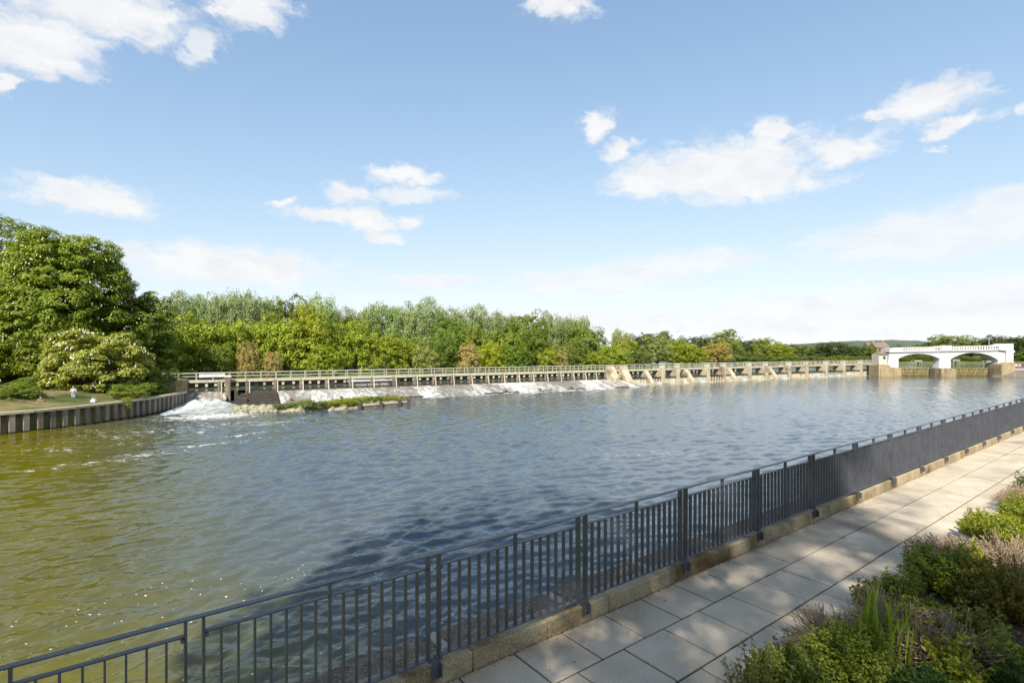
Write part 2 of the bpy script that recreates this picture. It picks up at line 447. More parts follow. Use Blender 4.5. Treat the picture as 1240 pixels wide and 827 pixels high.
# ------------------------------------------------------------------ frames of reference
D2, N2 = Vector((0.8, 0.6, 0)), Vector((0.6, -0.8, 0))      # along the riverside path / from river to planting
def F(t, q, z=0.0):
    return D2 * t + N2 * q + Vector((0, 0, Z0 + z))
RZF = math.atan2(0.6, 0.8)
WA = Vector(((223 - CX) / FPX * 78, 78, 0))                 # weir footbridge line
WE = Vector((0.884, 0.467, 0)).normalized(); WM = Vector((-WE.y, WE.x, 0))
RZW = math.atan2(WE.y, WE.x)
def s_of_px(px, off=0.0):
    u = (px - CX) / FPX
    o = WA + WM * off
    return (u * o.y - o.x) / (WE.x - u * WE.y)
def W(s, y, z=0.0):
    return WA + WE * s + WM * y + Vector((0, 0, z))

# ------------------------------------------------------------------ water
def water_mat(name, body, foam=(), specks=(), bump=0.5, calm=False, deep=None):  # deep: mid-river tint with reflected sky painted in, not water depth
    m = bpy.data.materials.new(name)
    nt = nodes_of(m)
    out = N(nt, 'ShaderNodeOutputMaterial')
    p = N(nt, 'ShaderNodeBsdfPrincipled')
    geo = N(nt, 'ShaderNodeNewGeometry')
    pos = geo.outputs['Position']
    f = noise(nt, pos, 0.07, 4, 0.6)
    r = ramp(nt, [(0.3, tuple(x * 0.8 for x in body)), (0.7, tuple(x * 1.2 for x in body))])
    L(nt, f, r.inputs[0])
    col = r.outputs[0]
    if deep:
        # murky olive at left; the mid-river blue paints in sky reflection and shade
        sp_ = N(nt, 'ShaderNodeSeparateXYZ'); L(nt, pos, sp_.inputs[0])
        # distance from the left bank measured across the stream
        dl = math_n(nt, 'ADD', math_n(nt, 'ADD', sp_.outputs[0], math_n(nt, 'MULTIPLY', sp_.outputs[1], 0.80)), math_n(nt, 'MULTIPLY', math_n(nt, 'SUBTRACT', noise(nt, pos, 0.12, 4), 0.5), 14.0))
        k = N(nt, 'ShaderNodeMapRange', interpolation_type='SMOOTHSTEP'); L(nt, dl, k.inputs[0]); k.inputs[1].default_value = -6.0; k.inputs[2].default_value = 16.0
        col = mixc(nt, k.outputs[0], col, deep)
    p.inputs['Roughness'].default_value = 0.07
    p.inputs['IOR'].default_value = 1.48
    # ripples
    v1 = mapping(nt, pos, rot=(0, 0, -0.64), sc=(0.55, 1.0, 1.0))
    h1 = noise(nt, v1, 1.5, 3, 0.55, 0.3)
    h2 = noise(nt, v1, 5.5, 3, 0.6, 0.2)
    h = math_n(nt, 'ADD', math_n(nt, 'MULTIPLY', h1, 0.05 if not calm else 0.03), math_n(nt, 'MULTIPLY', h2, 0.016 if not calm else 0.008))
    b = N(nt, 'ShaderNodeBump'); b.inputs['Strength'].default_value = bump; b.inputs['Distance'].default_value = 1.0
    L(nt, h, b.inputs['Height'])
    L(nt, b.outputs[0], p.inputs['Normal'])
    def near(lst):
        o = None
        for (c, rr, rot, amt) in lst:
            v = mapping(nt, pos, (c[0], c[1], 0), (0, 0, rot), (rr[0], rr[1], 1e4), 'TEXTURE')
            ln = N(nt, 'ShaderNodeVectorMath', operation='LENGTH'); L(nt, v, ln.inputs[0])
            d = math_n(nt, 'MULTIPLY', math_n(nt, 'SUBTRACT', 1.0, ln.outputs['Value']), amt)
            o = d if o is None else math_n(nt, 'MAXIMUM', o, d)
        return math_n(nt, 'MAXIMUM', o, -1.0)
    surf = p.outputs[0]
    fo = None
    if foam:
        nz = noise(nt, mapping(nt, pos, rot=(0, 0, -0.5), sc=(0.6, 1, 1)), 1.9, 9, 0.78, 0.8)
        x = math_n(nt, 'ADD', near(foam), math_n(nt, 'MULTIPLY', math_n(nt, 'SUBTRACT', nz, 0.61), 6.0))
        fo = math_n(nt, 'MULTIPLY', x, 1.6, clamp=True)
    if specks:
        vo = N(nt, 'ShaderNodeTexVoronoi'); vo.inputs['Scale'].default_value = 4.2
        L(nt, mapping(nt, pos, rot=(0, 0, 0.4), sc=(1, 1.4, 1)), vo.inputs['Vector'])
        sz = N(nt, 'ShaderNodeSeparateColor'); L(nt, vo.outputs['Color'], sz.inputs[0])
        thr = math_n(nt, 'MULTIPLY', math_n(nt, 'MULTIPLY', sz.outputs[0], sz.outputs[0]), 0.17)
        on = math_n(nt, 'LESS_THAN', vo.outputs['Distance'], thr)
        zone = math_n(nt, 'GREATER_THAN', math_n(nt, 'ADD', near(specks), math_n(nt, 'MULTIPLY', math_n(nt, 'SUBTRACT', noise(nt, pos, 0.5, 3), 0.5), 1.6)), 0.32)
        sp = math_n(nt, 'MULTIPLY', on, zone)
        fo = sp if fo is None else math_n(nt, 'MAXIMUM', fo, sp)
    L(nt, col, p.inputs['Base Color'])
    if fo is not None:
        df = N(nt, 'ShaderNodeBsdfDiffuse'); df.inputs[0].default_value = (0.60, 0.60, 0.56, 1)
        mx = N(nt, 'ShaderNodeMixShader')
        L(nt, fo, mx.inputs[0]); L(nt, surf, mx.inputs[1]); L(nt, df.outputs[0], mx.inputs[2])
        surf = mx.outputs[0]
    L(nt, surf, out.inputs[0])
    return m

def on(px, py): return pz(px, py, 0)
foam_spots = [(on(255, 504), (8, 6), 0.3, 1.5), (on(300, 512), (16, 5), 0.5, 0.55), (on(200, 522), (13, 8), 0.6, 0.5), (on(335, 512), (9, 2.0), 0.8, 0.65), (on(60, 545), (12, 4), 0.5, 0.35),
              (on(110, 562), (6, 1.3), 0.6, 0.75), (on(170, 553), (6, 1.1), 0.75, 0.8), (on(235, 541), (8, 1.1), 0.85, 0.8), (on(300, 526), (8, 1.2), 0.95, 0.7),
              (on(1120, 470), (10, 2.0), 0.0, 0.9), (on(800, 550), (7, 2.2), 0.2, 0.45)]
foam_spots += [(W(s, -8.6), (7, 1.5), RZW, 1.2) for s in range(28, 80, 9)]
foam_spots += [(W(s, -3.0), (7, 1.6), RZW, 1.3) for s in range(88, 182, 9)]
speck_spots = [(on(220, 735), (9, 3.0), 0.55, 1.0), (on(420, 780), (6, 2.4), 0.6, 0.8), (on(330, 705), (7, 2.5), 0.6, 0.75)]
M['water'] = water_mat('river_water', (0.094, 0.083, 0.001), foam_spots, speck_spots, 0.8, deep=(0.060, 0.078, 0.093))
M['waterup'] = water_mat('upper_water', (0.11, 0.13, 0.12), bump=1.0)

rng = np.random.default_rng(7)
nu, nv_ = 1000, 760
us = np.linspace(-1.75, 1.75, nu)
ys = 3.0 * (185.0 / 3.0) ** (np.linspace(0, 1, nv_))
Yg, Ug = np.meshgrid(ys, us, indexing='ij')
Xg = Ug * Yg
dxl = Yg * (us[1] - us[0]); dyl = Yg * (math.log(185 / 3.0) / (nv_ - 1))
Zg = np.zeros_like(Xg); 
wd0 = math.atan2(-0.8, 0.6)
for i in range(84):
    lam = 0.26 * (2.2 / 0.26) ** (rng.random() ** 1.15)
    th = wd0 + rng.normal(0, 0.5)
    kx, ky = math.cos(th), math.sin(th)
    k = 2 * math.pi / lam
    # spacing as this wave sees it
    sp = np.maximum(dxl * abs(kx), dyl * abs(ky)) + 1e-6
    fade = np.clip((lam / sp - 2.2) / 2.5, 0, 1)
    amp = 0.0083 * lam ** 0.84 * (0.5 + rng.random())
    ph = k * (Xg * kx + Yg * ky) + rng.random() * 6.28
    # groups of waves, so that crests are short
    g = 0.55 + 0.45 * np.sin(k * 0.13 * (Xg * -ky + Yg * kx) + rng.random() * 6.28) * np.sin(k * 0.09 * (Xg * kx + Yg * ky) + rng.random() * 6.28)
    s_ = np.sin(ph)
    Zg += fade * amp * g * (1.5 * np.exp(1.1 * (s_ - 1)) * 1.6 - 0.9)
V = np.stack([Xg, Yg, Zg], -1).reshape(-1, 3)
ii = (np.arange(nv_ - 1)[:, None] * nu + np.arange(nu - 1)[None, :]).ravel()
Fq = np.stack([ii, ii + 1, ii + nu + 1, ii + nu], -1)
# keep what lies on the river side of the footbridge line
cen = V[Fq].mean(1)
keep = ((cen[:, 0] - WA.x) * WM.x + (cen[:, 1] - WA.y) * WM.y < 1.0) | (cen[:, 0] > 118)
keep &= ~((cen[:, 0] < -62) & (cen[:, 1] > 40) & (cen[:, 0] < -70))
o = obj_np('river_water', V, Fq[keep], M['water'], smooth=True)
tag(o, kind='structure')

ub = [W(-14, 0.2, 1.6), W(s_of_px(1063) + 1, 0.2, 1.6), Vector((118, 157, 1.6)), Vector((420, 157, 1.6)), Vector((600, 420, 1.6)), Vector((60, 420, 1.6)), W(-14, 40, 1.6)]
mb = MB(); mb.add(ub, [tuple(range(len(ub)))])
tag(mb.build('upper_river_water', M['waterup']), kind='structure')

# ------------------------------------------------------------------ land
mb = MB(); rr = 6000
mb.add([(-rr, -rr, -1.2), (rr, -rr, -1.2), (rr, rr, -1.2), (-rr, rr, -1.2)], [(0, 1, 2, 3)])
tag(mb.build('ground', M['grass']), kind='structure')

def strip_land(name, line, inland, profile, mat, jitter=0.15, seed=1):
    """terrain going inland from a water's edge: profile = [(distance, height)]"""
    rnd = random.Random(seed)
    vs, fs = [], []
    n = len(profile)
    for p, dirv in zip(line, inland):
        for j, (d, h) in enumerate(profile):
            q = Vector(p) + dirv * d
            vs.append((q.x, q.y, h + (rnd.uniform(-jitter, jitter) if j > 0 else 0)))
    for i in range(len(line) - 1):
        for j in range(n - 1):
            fs.append((i * n + j, (i + 1) * n + j, (i + 1) * n + j + 1, i * n + j + 1))
    mb = MB(); mb.add(vs, fs, 0, True)
    return tag(mb.build(name, mat), kind='structure')

def resample(pts, step):
    pts = [Vector(p) for p in pts]
    out = [pts[0]]
    for a, b in zip(pts, pts[1:]):
        n = max(1, int((b - a).length / step))
        for i in range(1, n + 1): out.append(a.lerp(b, i / n))
    return out
BANK = 1.9
wall_line = [Vector((-62, 28, 0)), Vector((-54, 40, 0)), on(0, 527), on(50, 521.5), on(89, 516.5), on(125, 511.5), on(150, 508), on(185, 501.5), on(205, 496.5), on(222, 492)]
wall_line = [Vector((p.x, p.y, 0)) for p in wall_line]
# smooth the line a little
for _ in range(2):
    wall_line = [wall_line[0]] + [(wall_line[i - 1] + wall_line[i] * 2 + wall_line[i + 1]) / 4 for i in range(1, len(wall_line) - 1)] + [wall_line[-1]]
bl = resample(wall_line, 1.2)
def inl(p): return Vector((-1.0, 0.22, 0)).normalized()
strip_land('left_bank', bl + resample([bl[-1], W(-6, 0.4), W(-6.5, 12), W(-8, 60)], 3.0)[1:], [inl(p) for p in bl] + [Vector((-1, 0.2, 0)).normalized()] * (len(resample([bl[-1], W(-6, 0.4), W(-6.5, 12), W(-8, 60)], 3.0)) - 1),
           [(-0.1, -1.2), (-0.1, BANK), (1.2, BANK + 0.12), (2.5, BANK + 0.25), (4.5, BANK + 0.7), (7, BANK + 1.2), (12, BANK + 1.5), (25, BANK + 1.7), (160, BANK + 1.7)], M['earth'], 0.12, 3)
S_END = s_of_px(893, 9)
isl = [W(s, 8.5) for s in np.linspace(-16, S_END, 60)] + [W(S_END + 5, 14), W(S_END + 8, 24), W(S_END + 7, 50), W(S_END, 90), W(S_END - 15, 160)]
ind = [WM] * 60 + [(WM - WE * 0.6).normalized(), (WM - WE * 1.2).normalized(), -WE, -WE, -WE]
strip_land('island_ground', isl, ind, [(-0.1, -1.2), (0, 2.2), (0.6, 2.55), (3, 2.65), (8, 2.7), (20, 2.7), (40, 2.8)], M['grass'], 0.08, 5)
mb = MB()
mb.add([tuple(W(-30, 40, 2.6)), tuple(W(S_END - 20, 40, 2.6)), tuple(W(S_END - 30, 230, 2.6)), tuple(W(-60, 230, 2.6))], [(0, 1, 2, 3)])
tag(mb.build('island_meadow', M['grass']), kind='structure')
fb = [Vector((76, 226, 0)), Vector((110, 216, 0)), Vector((170, 214, 0)), Vector((230, 220, 0)), Vector((300, 226, 0)), Vector((420, 230, 0)), Vector((560, 230, 0))]
fb = resample(fb, 8)
strip_land('far_bank', fb, [Vector((0, 1, 0))] * len(fb), [(0, -1.2), (0.2, 1.9), (3, 2.3), (12, 2.6), (40, 2.8), (300, 3.0)], M['reed'], 0.15, 9)
# distant wooded ridge
rnd = random.Random(4)
vs_, fs_ = [], []
cols = 90
for i in range(cols):
    X = -200 + i * 16
    u = i / cols
    hgt = 14 + 9 * math.sin(u * 9 + 1) + 6 * math.sin(u * 23) + rnd.uniform(-1.2, 1.2)
    hgt = max(8, hgt) if X > 200 else max(6, hgt * 0.6)
    for (dy, hz) in ((0, 0), (60, hgt * 0.6), (140, hgt), (400, hgt * 0.7), (800, 0)):
        vs_.append((X, 900 + dy + 30 * math.sin(u * 7), hz))
for i in range(cols - 1):
    for j in range(4):
        fs_.append((i * 5 + j, (i + 1) * 5 + j, (i + 1) * 5 + j + 1, i * 5 + j + 1))
mb = MB(); mb.add(vs_, fs_, 0, True)
tag(mb.build('hills', M['hill']), kind='structure')

# ------------------------------------------------------------------ riverside path, kerb, river wall, railing
T0, T1 = -14.0, 75.0
rows = [(-3.935, -3.37), (-3.37, -2.76), (-2.76, -2.16)]
rnd = random.Random(11)
mb = MB()
for k, (qa, qb) in enumerate(rows):
    t = T0 + (0.0 if k % 2 == 0 else 0.28) + (2.97 - T0) % 0.6 - 0.6
    while t < T1:
        g = 0.0095
        dz = [rnd.uniform(-0.0025, 0.0025) for _ in range(2)]
        c = 0.006
        z = rnd.uniform(-0.002, 0.002)
        xs = (t + g, t + 0.6 - g); qs = (qa + g, qb - g)
        top = [F(xs[0] + c, qs[0] + c, z + dz[0]), F(xs[1] - c, qs[0] + c, z + dz[1]), F(xs[1] - c, qs[1] - c, z + dz[1]), F(xs[0] + c, qs[1] - c, z + dz[0])]
        low = [F(xs[0], qs[0], z - 0.006), F(xs[1], qs[0], z - 0.006), F(xs[1], qs[1], z - 0.006), F(xs[0], qs[1], z - 0.006)]
        bot = [p - Vector((0, 0, 0.03)) for p in low]
        fs = [(0, 1, 2, 3)] + [(4 + i, 4 + (i + 1) % 4, (i + 1) % 4, i) for i in range(4)] + [(8 + i, 8 + (i + 1) % 4, 4 + (i + 1) % 4, 4 + i) for i in range(4)]
        mb.add(top + low + bot, fs)
        t += 0.6
path = tag(mb.build('path', M['slab']), kind='structure')
mb = MB()
mb.add([F(T0, -3.935, -0.016), F(T1, -3.935, -0.016), F(T1, -2.13, -0.016), F(T0, -2.13, -0.016)], [(0, 1, 2, 3)])
tag(mb.build('path_bedding', M['joint']), kind='structure')

# kerb under the railing
mb = MB()
t = T0; rnd = random.Random(2)
while t < T1:
    l = 0.87
    mb.box(F(t + l / 2, -4.045, 0.075), (l - 0.006, 0.21, 0.19), RZF, bev=0.012)
    t += l
tag(mb.build('kerb', M['kerb']), kind='structure')
# river wall with rough coping
rw = empty('river_wall', F(0, -4.4, 0))
tag(rw, 'dark gravelly stone river wall below the railing beside the water', 'wall')
def rel(p, e): return Vector(p) - e.location
mb = MB(); t = T0; rnd = random.Random(5)
while t < T1:
    l = 1.5
    mb.box(rel(F(t + l / 2, -4.43, -0.10), rw), (l - 0.10, 0.54, 0.24), RZF, bev=0.03)
    t += l
mb.build('coping', M['ledge'], rw)
mb = MB()
t = T0
while t < T1:
    mb.box(rel(F(t, -4.43, -0.104), rw), (0.11, 0.53, 0.24), RZF, bev=0.01)
    t += 1.5
mb.build('coping_joint', M['ledge_joint'], rw)
mb = MB(); mb.box(rel(F((T0 + T1) / 2, -4.40, -3.6), rw), (T1 - T0, 0.44, 6.8), RZF)
mb.build('wall_face', M['stonewet'], rw)
# solid ground under the path and planting
mb = MB(); mb.add([F(T0, -3.93, -0.05), F(T1, -3.93, -0.05), F(T1, 25, -0.05), F(T0, 25, -0.05)], [(0, 1, 2, 3)])
tag(mb.build('terrace_ground', M['grass']), kind='structure')

# railing
rail = empty('riverside_railing', F(0, -3.97, 0), RZF)
tag(rail, 'dark grey metal railing with upright bars running along the river path', 'railing')
PITCH = 1.74 / 17
K0, K1 = -3, 20
mb = MB(); mb.box(((2.146 + 1.74 * (K0 + K1) / 2), 0, 1.105), (1.74 * (K1 - K0), 0.05, 0.010))
mb.build('top_rail', M['rail'], rail)
def make_panel():
    pn = empty('railing_panel', parent=rail)
    mb = MB(); mb.box((0.87, 0, 0.238), (1.72, 0.050, 0.010)); mb.build('bottom_rail', M['rail'], pn)
    mb = MB(); mb.box((0.87, 0, 1.003), (1.74 - PITCH - 0.017, 0.040, 0.010)); mb.build('mid_rail', M['rail'], pn)
    b = MB(); b.box((0, 0, 0.62), (0.012, 0.040, 0.755)); bal = b.build('baluster', M['rail'], pn)
    b = MB(); b.box((0, 0, 0.667), (0.015, 0.062, 0.865)); post = b.build('post', M['rail'], pn)
    b = MB(); b.box((0, 0, 0.667), (0.015, 0.044, 0.865)); mid = b.build('post', M['rail'], pn)
    first = True
    for i in range(17):
        x = PITCH * (i + 0.5)
        if i in (0, 16):
            o = post if i == 0 else copy_part(post, pn)
        elif i == 8:
            o = mid
        else:
            o = bal if first else copy_part(bal, pn); first = False
        o.location = (x, 0, 0)
    b = MB()
    b.box((0, -0.052, 0.155), (0.075, 0.010, 0.150)); b.box((0, -0.02, 0.229), (0.13, 0.075, 0.008))
    b.box((0.03, -0.075, 0.155), (0.008, 0.05, 0.11)); b.tube([(0.0, -0.057, 0.13), (0.0, -0.074, 0.13)], 0.014, 8)
    br = b.build('bracket', M['rail'], pn)
    b = MB(); b.tube([(0, -0.034, 0.985), (0, 0.028, 0.985)], 0.011, 8); bo = b.build('bolt', M['rail'], pn)
    bo.location = (PITCH * 0.5 + 0.018, 0, 0); copy_part(bo, pn, (1.74 - PITCH * 0.5 - 0.018, 0, 0))
    return pn
pn0 = make_panel()
for k in range(K0, K1):
    o = pn0 if k == K0 else copy_tree(pn0, rail)
    jr = random.Random(k * 7 + 3)
    o.location = (2.146 + 1.74 * k, jr.uniform(-.003, .003), jr.uniform(-.0025, .0025)); o.rotation_euler = (R(jr.uniform(-.35, .35)), R(jr.uniform(-.08, .08)), R(jr.uniform(-.12, .12)))

# grit swept against the kerb, and a few fallen leaves
rnd = random.Random(8)
mb = MB()
for i in range(2600):
    t = rnd.uniform(-2, 22); q = -3.93 + abs(rnd.gauss(0, 0.022)) * (1.0 + 0.6 * math.sin(t * 3.1)) + 0.004
    s = rnd.uniform(0.003, 0.008)
    mb.box(F(t, q, 0.004), (s * rnd.uniform(0.8, 2), s, s * 0.8), rnd.uniform(0, 3))
for i in range(240):
    t = rnd.uniform(-1, 18); q = rnd.uniform(-3.9, -2.3)
    s = rnd.uniform(0.002, 0.006)
    mb.box(F(t, q, 0.005), (s * rnd.uniform(0.8, 2.5), s, s * 0.6), rnd.uniform(0, 3))
tag(mb.build('grit', M['grit']), 'pale crumbs of grit lying along the foot of the kerb', 'grit', kind='stuff')

mb = MB()
for i in range(70):
    t = rnd.uniform(0.5, 16); q = -3.9 + rnd.random() ** 1.6 * 1.7
    l = rnd.uniform(0.008, 0.018); c = F(t, q, 0.007); a = rnd.uniform(0, 6.28)
    u = Vector((math.cos(a), math.sin(a), rnd.uniform(-.2, .3))) * l; v = Vector((-math.sin(a), math.cos(a), rnd.uniform(0, .5))) * l * 0.5
    mb.add([c + u, c + v, c - u, c - v], [(0, 1, 2, 3)])
tag(mb.build('fallen_leaves', M['bark']), 'small dark dead leaves scattered over the paving', 'leaves', kind='stuff')

# ------------------------------------------------------------------ sheet pile wall, left bank
sp = empty('sheet_pile_wall', wall_line[3])
tag(sp, 'corrugated sheet pile wall with pale capping along the left bank', 'wall')
fine = resample(wall_line, 0.05)
# trapezoid corrugation along the line
prof = []
acc = 0.0
per = 1.05
last = fine[0]
path_pts = []
def tang(i):
    return (fine[min(i + 8, len(fine) - 1)] - fine[max(i - 8, 0)]).normalized()
length = [0.0]
for a, b in zip(fine, fine[1:]): length.append(length[-1] + (b - a).length)
total = length[-1]
def at_len(x):
    lo = 0
    import bisect
    i = min(max(bisect.bisect_left(length, x), 1), len(fine) - 1)
    f = (x - length[i - 1]) / max(1e-6, length[i] - length[i - 1])
    t = tang(i); nn = Vector((t.y, -t.x, 0))
    return fine[i - 1].lerp(fine[i], f), nn
x = 0.0
while x + per < total:
    for (dx, off) in ((0.0, 0.42), (0.42, 0.42), (0.52, 0.0), (0.95, 0.0), (1.05, 0.42)):
        p, nn = at_len(x + dx)
        path_pts.append(p + nn * off)
    x += per
clean = [path_pts[0]]
for p in path_pts[1:]:
    if (p - clean[-1]).length > 1e-3: clean.append(p)
mb = MB()
for a, b in zip(clean, clean[1:]):
    mb.add([rel((a.x, a.y, 0.22), sp), rel((b.x, b.y, 0.22), sp), rel((b.x, b.y, BANK - 0.02), sp), rel((a.x, a.y, BANK - 0.02), sp)], [(0, 1, 2, 3)])
mb.build('pile_sheet', M['pile'], sp)
mb = MB()
for a, b in zip(clean, clean[1:]):
    mb.add([rel((a.x, a.y, -0.8), sp), rel((b.x, b.y, -0.8), sp), rel((b.x, b.y, 0.22), sp), rel((a.x, a.y, 0.22), sp)], [(0, 1, 2, 3)])
mb.build('waterline_band', M['piledark'], sp)
mb = MB()
cl = resample(wall_line, 1.0)
for i, (a, b) in enumerate(zip(cl, cl[1:])):
    t = (b - a).normalized(); nn = Vector((t.y, -t.x, 0))
    p = [a + nn * 0.50, b + nn * 0.50, b - nn * 0.25, a - nn * 0.25]
    vs = [rel((q.x, q.y, z), sp) for z in (BANK - 0.02, BANK + 0.20) for q in p]
    mb.add(vs, [(0, 1, 2, 3), (4, 5, 6, 7), (0, 1, 5, 4), (2, 3, 7, 6)])
mb.build('capping_beam', M['cap'], sp)

# ------------------------------------------------------------------ foliage
def leaf_quads(P, Nn, size, rs, aspect=0.6):
    n = len(P)
    Nn = Nn / (np.linalg.norm(Nn, axis=1, keepdims=True) + 1e-9)
    a = rs.normal(size=(n, 3))
    T = np.cross(Nn, a); T /= (np.linalg.norm(T, axis=1, keepdims=True) + 1e-9)
    B = np.cross(Nn, T)
    s = size[:, None]
    V = np.stack([P + T * s, P + B * s * aspect + Nn * s * 0.18, P - T * s, P - B * s * aspect + Nn * s * 0.18], 1).reshape(-1, 3)
    Fc = np.arange(4 * n).reshape(-1, 4)
    return V, Fc
def sph(rs, n):
    v = rs.normal(size=(n, 3))
    return v / np.linalg.norm(v, axis=1, keepdims=True)
def crown_mesh(name, seed, lobes, nclump, per, rc, leaf, flat=0.75, up=0.5, rnd_n=0.7, minz=-0.55, inner=0.12, aspect=0.6, stretch_up=0.0):
    """lobes: (x,y,z,rx,ry,rz). Leaf clumps sit on the lobes' skin, some inside."""
    rs = np.random.default_rng(seed)
    lob = np.array(lobes, float)
    wgt = (lob[:, 3] * lob[:, 5]) ** 1.0; wgt /= wgt.sum()
    Ps, Os = [], []
    tries = 0
    while len(Ps) < nclump and tries < nclump * 30:
        tries += 1
        li = rs.choice(len(lob), p=wgt)
        d = sph(rs, 1)[0]
        if d[2] < minz: continue
        rr_ = 0.72 + 0.28 * rs.random() if rs.random() > inner else 0.2 + 0.5 * rs.random()
        p = lob[li, :3] + d * lob[li, 3:] * rr_
        q = (p - lob[:, :3]) / lob[:, 3:]
        dist = np.linalg.norm(q, axis=1); dist[li] = 9
        if dist.min() < 0.66 and rs.random() > inner: continue
        o_ = d / lob[li, 3:]; o_ /= np.linalg.norm(o_)
        Ps.append(p); Os.append(o_)
    Ps, Os = np.array(Ps), np.array(Os)
    n = len(Ps)
    rcl = rc * (0.55 + 0.9 * rs.random(n))
    idx = np.repeat(np.arange(n), per)
    d = sph(rs, len(idx))
    dot = (d * Os[idx]).sum(1)
    flip = dot < -0.25
    d[flip] -= 2 * dot[flip][:, None] * Os[idx][flip]
    r = (0.35 + 0.65 * np.sqrt(rs.random(len(idx))))[:, None] * rcl[idx][:, None]
    off = d * r * np.array([1, 1, flat])
    off[:, 2] += stretch_up * rcl[idx] * (rs.random(len(idx)) - 0.3)
    P = Ps[idx] + off
    Nn = 0.55 * d + 0.6 * Os[idx] + np.array([0, 0, up]) + rnd_n * sph(rs, len(idx))
    size = leaf * (0.55 + 0.75 * rs.random(len(idx)))
    V, Fc = leaf_quads(P, Nn, size, rs, aspect)
    me = mesh_np(name, V, Fc)
    me.materials.append(M['leaf'])
    return me
def trunk_mesh(name, seed, hgt, r0, lobes, spread=1.0):
    rnd = random.Random(seed)
    mb = MB()
    top = hgt
    pts = [Vector((0, 0, -0.03 * hgt))]
    for i in range(1, 6):
        pts.append(Vector((rnd.uniform(-.012, .012) * hgt * i / 3, rnd.uniform(-.012, .012) * hgt * i / 3, top * i / 5 * 0.8)))
    mb.tube(pts, [r0 * 1.25, r0, r0 * 0.85, r0 * 0.65, r0 * 0.45, r0 * 0.2], 8)
    for l in lobes:
        k = rnd.choice([1, 2, 3])
        a = pts[k]; b = Vector(l[:3]) + Vector((0, 0, l[5] * 0.35))
        m_ = a.lerp(b, 0.5) + Vector((rnd.uniform(-.03, .03) * hgt, rnd.uniform(-.03, .03) * hgt, -0.02 * hgt))
        mb.tube([a, m_, b], [r0 * 0.5, r0 * 0.3, r0 * 0.1], 6)
    o = mb.build(name, M['bark'])
    me = o.data
    bpy.data.objects.remove(o)
    return me
def lobes_dome(seed, n, zlo=0.12, ztop=1.0, rad=0.5, lr=(0.16, 0.26), power=0.6):
    """unit tree: height 1, radius rad"""
    rnd = random.Random(seed)
    out = [(0, 0, (zlo + ztop) / 2, rad * 0.62, rad * 0.62, (ztop - zlo) / 2 * 0.85)]
    for i in range(n):
        a = i * 2.399 + rnd.uniform(-.4, .4)
        h = (i + 0.5) / n
        r_ = rnd.uniform(*lr)
        zz = zlo + r_ * 0.7 + h * (ztop - zlo - 1.55 * r_)
        prof_r = math.sqrt(max(0.02, 1 - (max(0, (zz - (zlo + 0.33 * (ztop - zlo)))) / (0.70 * (ztop - zlo))) ** 2)) 
        rr_ = (rad - r_ * 0.75) * prof_r ** power * rnd.uniform(0.75, 1.05)
        out.append((math.cos(a) * rr_, math.sin(a) * rr_, zz, r_, r_, r_ * rnd.uniform(0.7, 0.95)))
    return out
def lobes_poplar(seed, n):
    rnd = random.Random(seed)
    out = []
    for i in range(n):
        a = rnd.uniform(0, 6.28); rr_ = rnd.uniform(0.05, 0.36)
        z = rnd.uniform(0.30, 0.86) - rr_ * 0.35
        r_ = rnd.uniform(0.11, 0.19)
        out.append((math.cos(a) * rr_, math.sin(a) * rr_, z, r_, r_, r_ * 1.35))
    out.append((0, 0, 0.8, 0.15, 0.15, 0.19)); out.append((0, 0, 0.5, 0.26, 0.26, 0.3))
    return out

PROTO = {}
for i in range(4):
    lb = lobes_dome(100 + i, 22, 0.03, 1.0, 0.52, (0.13, 0.22))
    PROTO['bushy%d' % i] = (crown_mesh('bushy_crown', 10 + i, lb, 330, 36, 0.085, 0.0205, 0.7, 0.55, minz=-0.75), trunk_mesh('trunk', i, 0.8, 0.022, lb[1:9]))
for i in range(3):
    lb = lobes_dome(200 + i, 22, 0.22, 1.0, 0.5, (0.12, 0.2), 0.5)
    PROTO['airy%d' % i] = (crown_mesh('airy_crown', 20 + i, lb, 480, 36, 0.075, 0.0145, 1.05, 0.35, 0.9, -0.9, inner=0.2, stretch_up=0.3), trunk_mesh('trunk', 30 + i, 0.95, 0.017, lb[:14]))
for i in range(3):
    lb = lobes_dome(300 + i, 20, 0.10, 1.0, 0.58, (0.14, 0.24), 0.5)
    PROTO['oak%d' % i] = (crown_mesh('oak_crown', 40 + i, lb, 300, 34, 0.085, 0.020, 0.6, 0.55, minz=-0.6), trunk_mesh('trunk', 50 + i, 0.75, 0.03, lb[1:10]))
for i in range(2):
    lb = lobes_dome(400 + i, 26, 0.05, 1.0, 0.5, (0.12, 0.18), 0.42)
    PROTO['round%d' % i] = (crown_mesh('round_crown', 60 + i, lb, 340, 34, 0.07, 0.018, 0.7, 0.5, minz=-0.6), trunk_mesh('trunk', 70 + i, 0.7, 0.028, lb[1:10]))

def tree(kind, base, width, height, colour, rz, name, label, cat='tree', group=None, wy=None):
    cm, tm = PROTO[kind]
    root = empty(name, base, rz)
    root.scale = (width, wy or width, height)
    cr = link(bpy.data.objects.new('crown', cm), root); cr.color = (*colour, 1)
    tr = link(bpy.data.objects.new('trunk', tm), root)
    tag(root, label, cat, group)
    return root

